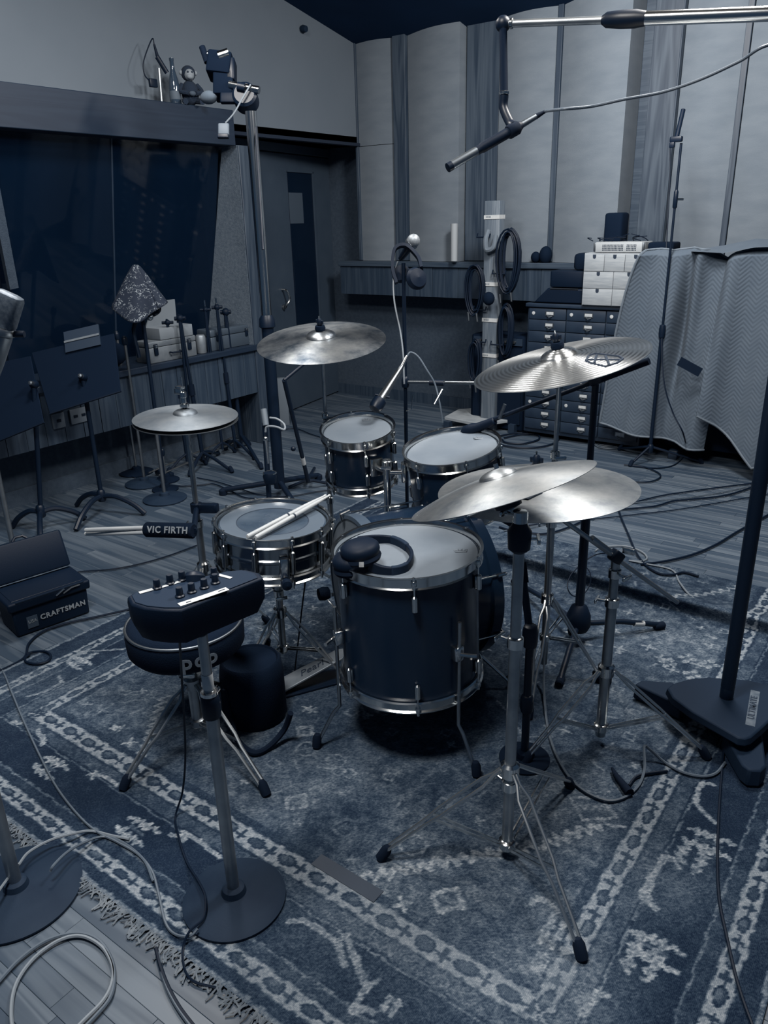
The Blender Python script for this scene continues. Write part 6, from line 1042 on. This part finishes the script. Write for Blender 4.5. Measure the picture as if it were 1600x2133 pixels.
# small upright microphone left of the tall stand's foot
q = PD(556, 1000, 3.95); g = V3((q[0], q[1], 0)); t = thing('upright_mic_stand', 'dark stand with a pale shiny upright tube before the tall stand', 'microphone stand', g); dq = 3.95; MB().tube(V3((g[0], g[1], .02)), PD(551, 880, dq), .014, seg=14).build('pole', M['black'], t); MB().tube(PD(549, 852, dq-.03), PD(554, 886, dq-.03), .016, seg=16).build('pale_sleeve', mat('pale_sleeve', .45, .5), t); MB().tube(PD(553, 912, dq-.04), PD(559, 966, dq-.04), .009, seg=14).build('shiny_tube', M['bright'], t); MB().ball(PD(553, 914, dq-.04), .014, 12).build('tube_cap', M['bright'], t); MB().lathe(PD(562, 992, dq-.03), UP, [(.0, -.045), (.03, -.035), (.036, 0), (.03, .02), (0, .022)], 18).build('shock_cup', M['black'], t); MB().torus(PD(562, 985, dq-.03), UP, .032, .004, 24, 6).build('cup_ring', M['bright'], t)
lp = MB().path([PD(553, 900, dq-.04), PD(556, 889, dq-.05), PD(575, 889, dq-.06), PD(592, 895, dq-.06), PD(592, 884, dq-.05), PD(578, 873, dq-.04), PD(562, 870, dq-.03)], .0055, 8, smooth=6).build('looped_lead', M['cablel']); tag(lp, 'pale lead looped beside the tall black stand', 'cable')
# things on top of the beam
ZB = 2.2
q = PX(336, 205, -4.08); t = thing('desk_microphone', 'small dark microphone on a slim desk stand atop the beam', 'microphone', (q[0], q[1], ZB)); MB().lathe((q[0], q[1], ZB), UP, [(.0, 0), (.045, 0), (.045, .008), (.012, .014)], 20).build('base', M['black'], t); MB().tube((q[0], q[1], ZB+.01), PX(331, 142, -4.08), .0085, seg=10).build('stem', M['gun'], t); MB().tube(PX(327, 118, -4.08), PX(348, 152, -4.06), .014, seg=12).build('body', M['black'], t); MB().tube(PX(321, 92, -4.08), PX(328, 118, -4.08), .006, .010, seg=10).build('plug', M['plastic'], t); MB().path([PX(321, 92, -4.08), PX(318, 80, -4.08), PX(309, 98, -4.08), PX(299, 130, -4.08), PX(301, 155, -4.08), PX(312, 169, -4.08)], .0035, 6, smooth=6).build('lead', M['cablek'], t); MB().box(PX(319, 173, -4.08), (.02, .055, .045), bevel=.005).build('switch_box', M['black'], t)
q = PX(366, 208, -4.06); t = thing('glass_bottle', 'tall dark glass bottle standing on the beam', 'bottle', (q[0], q[1], ZB)); MB().lathe((q[0], q[1], ZB), UP, [(0, 0), (.030, 0), (.033, .006), (.033, .09), (.028, .13), (.014, .19), (.012, .235), (.014, .238), (.014, .25), (.010, .252)], 24).build('glass', mat('bottle_glass', .20, .08, coat=.5), t); MB().lathe((q[0], q[1], ZB), UP, [(.0335, .03), (.0337, .031), (.0337, .075), (.0335, .076)], 24, cap=False).build('bottle_label', mat('faded_label', .34, .7), t)
q = PX(398, 212, -4.02); t = thing('toy_monkey', 'dark plush toy monkey with a pale face sitting on the beam', 'toy', (q[0], q[1], ZB)); o_ = V3((q[0], q[1], ZB)); fw = unit(V3((1, -.55, 0))); sd = np.cross(UP, fw); fur = mat('dark_fur', .05, .95, bump=.3, bscale=120); pale = mat('pale_face', .58, .7)
MB().ball(o_+UP*.07, .052, 16, sc=(1, 1, 1.35)).build('body', fur, t); hd_o = MB().ball(o_+UP*.175, .043, 18).build('head', fur, t); MB().ball(o_+UP*.165+fw*.024, .030, 16, sc=(1, 1, 1.1)).build('face', pale, hd_o); MB().ball(o_+UP*.152+fw*.040, .019, 14, sc=(1, 1.2, .8)).build('muzzle', pale, hd_o)
for s in (-1, 1):
    MB().ball(o_+UP*.178+sd*s*.042, .014, 10).build('ear', pale, hd_o); MB().ball(o_+UP*.176+fw*.049+sd*s*.012, .006, 10).build('eye', M['ink'], hd_o); MB().path([o_+UP*.115+sd*s*.045, o_+UP*.075+sd*s*.065+fw*.03, o_+UP*.06+sd*s*.02+fw*.065], .013, 8, smooth=4).build('arm', fur, t); MB().path([o_+UP*.03+sd*s*.03, o_+UP*.02+sd*s*.05+fw*.055, o_+UP*.014+sd*s*.05+fw*.085], .017, 8, smooth=4).build('leg', fur, t)
MB().ball(o_+UP*.06+fw*.062, .018, 12, sc=(1, 1.3, .8)).build('hands', mat('grey_felt', .28, .9), t)
# ================================================================ cables on the floor and rug
def cable(label, pts, r, m, z=.005, smooth=7, group=None):
    P = [PZ(p[0], p[1], (p[2] if len(p) > 2 else z)+r) for p in pts]
    for q in P:
        if RX0 < q[0] < RX1 and RY0 < q[1] < RY1 and q[2] < .02: q[2] = .0115+r
    o = MB().path(P, r, 6, smooth=smooth).build('floor_cable', m); return tag(o, label, 'cable', group)
cable('uppermost black cable crossing the wood floor at right', [(1640, 1000), (1540, 1010), (1440, 1023), (1370, 1034), (1290, 1055), (1200, 1078), (1120, 1092), (1060, 1096)], .004, M['cablek'])
cable('pale cable just below the uppermost black one at right', [(1640, 995), (1580, 1008), (1520, 1022), (1440, 1035), (1370, 1042), (1290, 1052), (1200, 1075), (1110, 1098), (1050, 1108)], .0028, M['cableg'])
cable('thick black cable with a bend among the right floor cables', [(1640, 990), (1570, 1014), (1510, 1032), (1440, 1040), (1400, 1044), (1360, 1055), (1270, 1064), (1230, 1078), (1180, 1100), (1130, 1112), (1070, 1108), (1040, 1100)], .005, M['cablek'])
cable('lowest thin dark cable across the wood floor at right', [(1640, 1022), (1560, 1036), (1420, 1060), (1320, 1072), (1220, 1083), (1140, 1090), (1060, 1100)], .0028, M['cablek'])
cable('black cable dropping from the flat cymbal area onto the rug edge', [(1285, 1050), (1295, 1080), (1310, 1115), (1325, 1150), (1345, 1180), (1372, 1197), (1400, 1200), (1425, 1195), (1455, 1203)], .005, M['cablek'])
cable('black cable sweeping from the tall right stand to the rug edge', [(1640, 1050), (1590, 1078), (1540, 1105), (1490, 1135), (1440, 1156), (1380, 1170), (1335, 1178)], .0055, M['cablek'])
cable('pale cable looping on the floor then crossing the rug wrinkle', [(1240, 1150), (1255, 1140), (1300, 1137), (1335, 1148), (1348, 1162), (1335, 1172), (1310, 1170), (1350, 1178), (1400, 1190), (1415, 1215), (1440, 1242, .05), (1480, 1265, .05), (1530, 1295), (1600, 1309), (1660, 1316)], .0038, M['cablel'])
cable('dark thin ring of cable around the black boom stand', [(1205, 1180, .12), (1188, 1200, .10), (1182, 1222, .08), (1192, 1240, .05), (1212, 1240, .05), (1228, 1220, .08), (1230, 1195, .12), (1218, 1172, .14), (1240, 1156, .16), (1262, 1152, .18)], .0025, M['cablek'])
cable('grey cable hanging beside the second cymbal stand and curving over the rug', [(1143, 1085, .62), (1142, 1200, .40), (1136, 1320, .18), (1133, 1420, .04), (1138, 1500), (1152, 1560), (1180, 1615), (1215, 1650), (1262, 1671), (1300, 1665), (1330, 1640), (1343, 1600, .02), (1342, 1556, .05), (1355, 1562, .04), (1385, 1592), (1420, 1612), (1460, 1621), (1490, 1615), (1510, 1592)], .0042, M['cableg'])
cable('thin black lead running down the right border to the bottom edge', [(1514, 1470, .1), (1510, 1530, .03), (1504, 1600), (1497, 1700), (1494, 1800), (1498, 1880), (1512, 1950), (1530, 2030), (1548, 2090), (1570, 2150), (1590, 2200)], .0035, M['cablek'])
cable('short black lead with a clip on the rug near the curved cable', [(1310, 1640), (1325, 1622), (1350, 1615), (1390, 1610)], .004, M['cablek'])
t = thing('plug_adapter', 'dark plug adapter lying on the rug near the curved grey cable', 'plug', PZ(1300, 1640)); A, B_ = PZ(1283, 1615, .022), PZ(1312, 1652, .022); MB().tube(A, B_, .008, .013, seg=12).build('shell', M['rubber'], t); MB().tube(PZ(1275, 1600, .022), A, .004, .008, seg=10).build('strain_relief', M['rubber'], t)
cable('outer grey cable loop on the pale floor at lower left', [(-40, 2090), (0, 2042), (45, 1995), (100, 1958), (160, 1944), (205, 1958), (232, 1998), (238, 2040), (228, 2080), (200, 2115), (165, 2150), (120, 2190)], .0042, M['cableg'])
cable('inner grey cable loop on the pale floor at lower left', [(60, 2240), (28, 2150), (24, 2090), (38, 2040), (75, 1992), (125, 1958), (170, 1950), (212, 1972), (234, 2012), (232, 2050), (214, 2085), (178, 2122), (140, 2160)], .0042, M['cablel'])
cable('thin grey lead crossing the left rug border toward the near stand', [(-30, 1350), (4, 1395), (25, 1445), (50, 1505), (85, 1580), (120, 1645), (165, 1703), (205, 1738), (245, 1758), (290, 1785), (318, 1820), (332, 1870), (345, 1925), (365, 1950), (395, 1950, .02), (412, 1935, .03)], .0032, M['cableg'])
cable('grey lead arching from the left base over the rug fringe', [(38, 1802, .06), (60, 1775, .05), (105, 1750, .04), (150, 1737, .03), (190, 1735), (235, 1745), (270, 1752)], .0036, M['cablel'])
cable('second grey lead hanging over the left base toward the rug', [(105, 1815, .05), (112, 1802, .06), (140, 1775, .05), (175, 1755, .03), (215, 1747), (255, 1758), (300, 1795), (320, 1840)], .0034, M['cableg'])
cable('pale lead at the far lower left over the round base', [(-20, 1880, .06), (5, 1845, .06), (16, 1830, .06)], .0034, M['cablel'])
cable('thin lead dropping from the mixer and coiling at the near base', [(372, 1290, .80), (378, 1400, .55), (384, 1500, .35), (386, 1580, .2), (380, 1650, .08), (366, 1705), (372, 1745), (390, 1800), (415, 1838, .03), (428, 1870, .035), (424, 1912, .03), (395, 1940, .03), (382, 1980), (385, 2020), (405, 2045), (450, 2058)], .0030, M['cablek'])
cable('black twin cable running off the bottom beside the fringe', [(325, 1975), (335, 2015), (350, 2055), (375, 2100), (410, 2145), (450, 2190)], .0045, M['cablek'])
cable('grey twin of the black cable beside the fringe', [(328, 1985), (342, 2040), (362, 2085), (392, 2130), (430, 2180)], .0042, M['cableg'])
cable('black cable along the left rug edge with a small loop', [(-40, 1420), (5, 1395), (50, 1370), (60, 1340), (90, 1315), (140, 1298), (200, 1285), (262, 1274), (300, 1262)], .0045, M['cablek'])
cable('small black loop of cable on the left rug corner', [(55, 1362), (70, 1358), (95, 1360), (106, 1368), (100, 1380), (80, 1386), (58, 1383), (52, 1372), (62, 1362)], .0045, M['cablek'])
cable('black lead on the floor from the toolbox to the hi-hat stand', [(140, 1200), (165, 1191), (230, 1186), (290, 1175), (350, 1158), (410, 1136)], .0035, M['cablek'])
cable('dark cable wandering over the floor behind the snare', [(240, 985), (300, 998), (370, 1012), (420, 1010), (445, 1008), (480, 1022), (510, 1036), (560, 1040)], .004, M['cablek'])
cable('second dark cable behind the snare, farther from the camera', [(410, 995), (450, 1003), (500, 1018), (540, 1030), (600, 1034), (660, 1024), (700, 1020)], .0035, M['cablek'])
cable('dark lead across the floor behind the smallest tom', [(560, 905), (610, 892), (650, 905), (690, 918)], .0035, M['cablek'])
cable('coiled black cable on the floor before the dark cabinet, outer ring', [(1040, 908), (1075, 902), (1120, 900), (1155, 905), (1163, 916), (1140, 928), (1095, 933), (1050, 928), (1035, 918), (1042, 908)], .006, M['cablek'])
cable('coiled black cable on the floor before the dark cabinet, inner ring', [(1050, 912), (1085, 905), (1118, 905), (1122, 915), (1090, 924), (1055, 922), (1046, 915)], .006, M['cablek'])
cable('black cable ring on the floor by the slender tripod stand', [(1300, 968), (1340, 972), (1372, 985), (1374, 995), (1355, 1003), (1325, 1004), (1300, 1000)], .0045, M['cablek'])
for k in range(4): cable(('grey cable bundle ring at the blanket foot, lowest', 'grey cable bundle ring at the blanket foot, second', 'grey cable bundle ring at the blanket foot, third', 'grey cable bundle ring at the blanket foot, topmost')[k], [(1236, 924-3*k), (1262, 914-2*k), (1290, 916-2*k), (1302, 926-3*k), (1280, 934-3*k), (1250, 932-3*k), (1236, 924-3*k)], .004, M['cableg'], group='cable bundle by the blanket')
cable('thin dark lead beneath the snare toward the pedal', [(640, 1180, .4), (630, 1260, .25), (622, 1330, .1), (615, 1390, .03), (612, 1440)], .003, M['cablek'])
# lift what stands on the rug onto its pile
names = ('bass_drum', 'floor_tom', 'snare_stand', 'hi_hat_stand', 'cymbal_stand', 'boom_cymbal_stand', 'drum_throne', 'stick_bag', 'mixer_stand', 'studio_boom_stand', 'boom_microphone_stand', 'short_microphone_stand')
for o in list(bpy.data.objects):
    if o.parent is None and o.name.split('.')[0] in names: o.location.z += .008
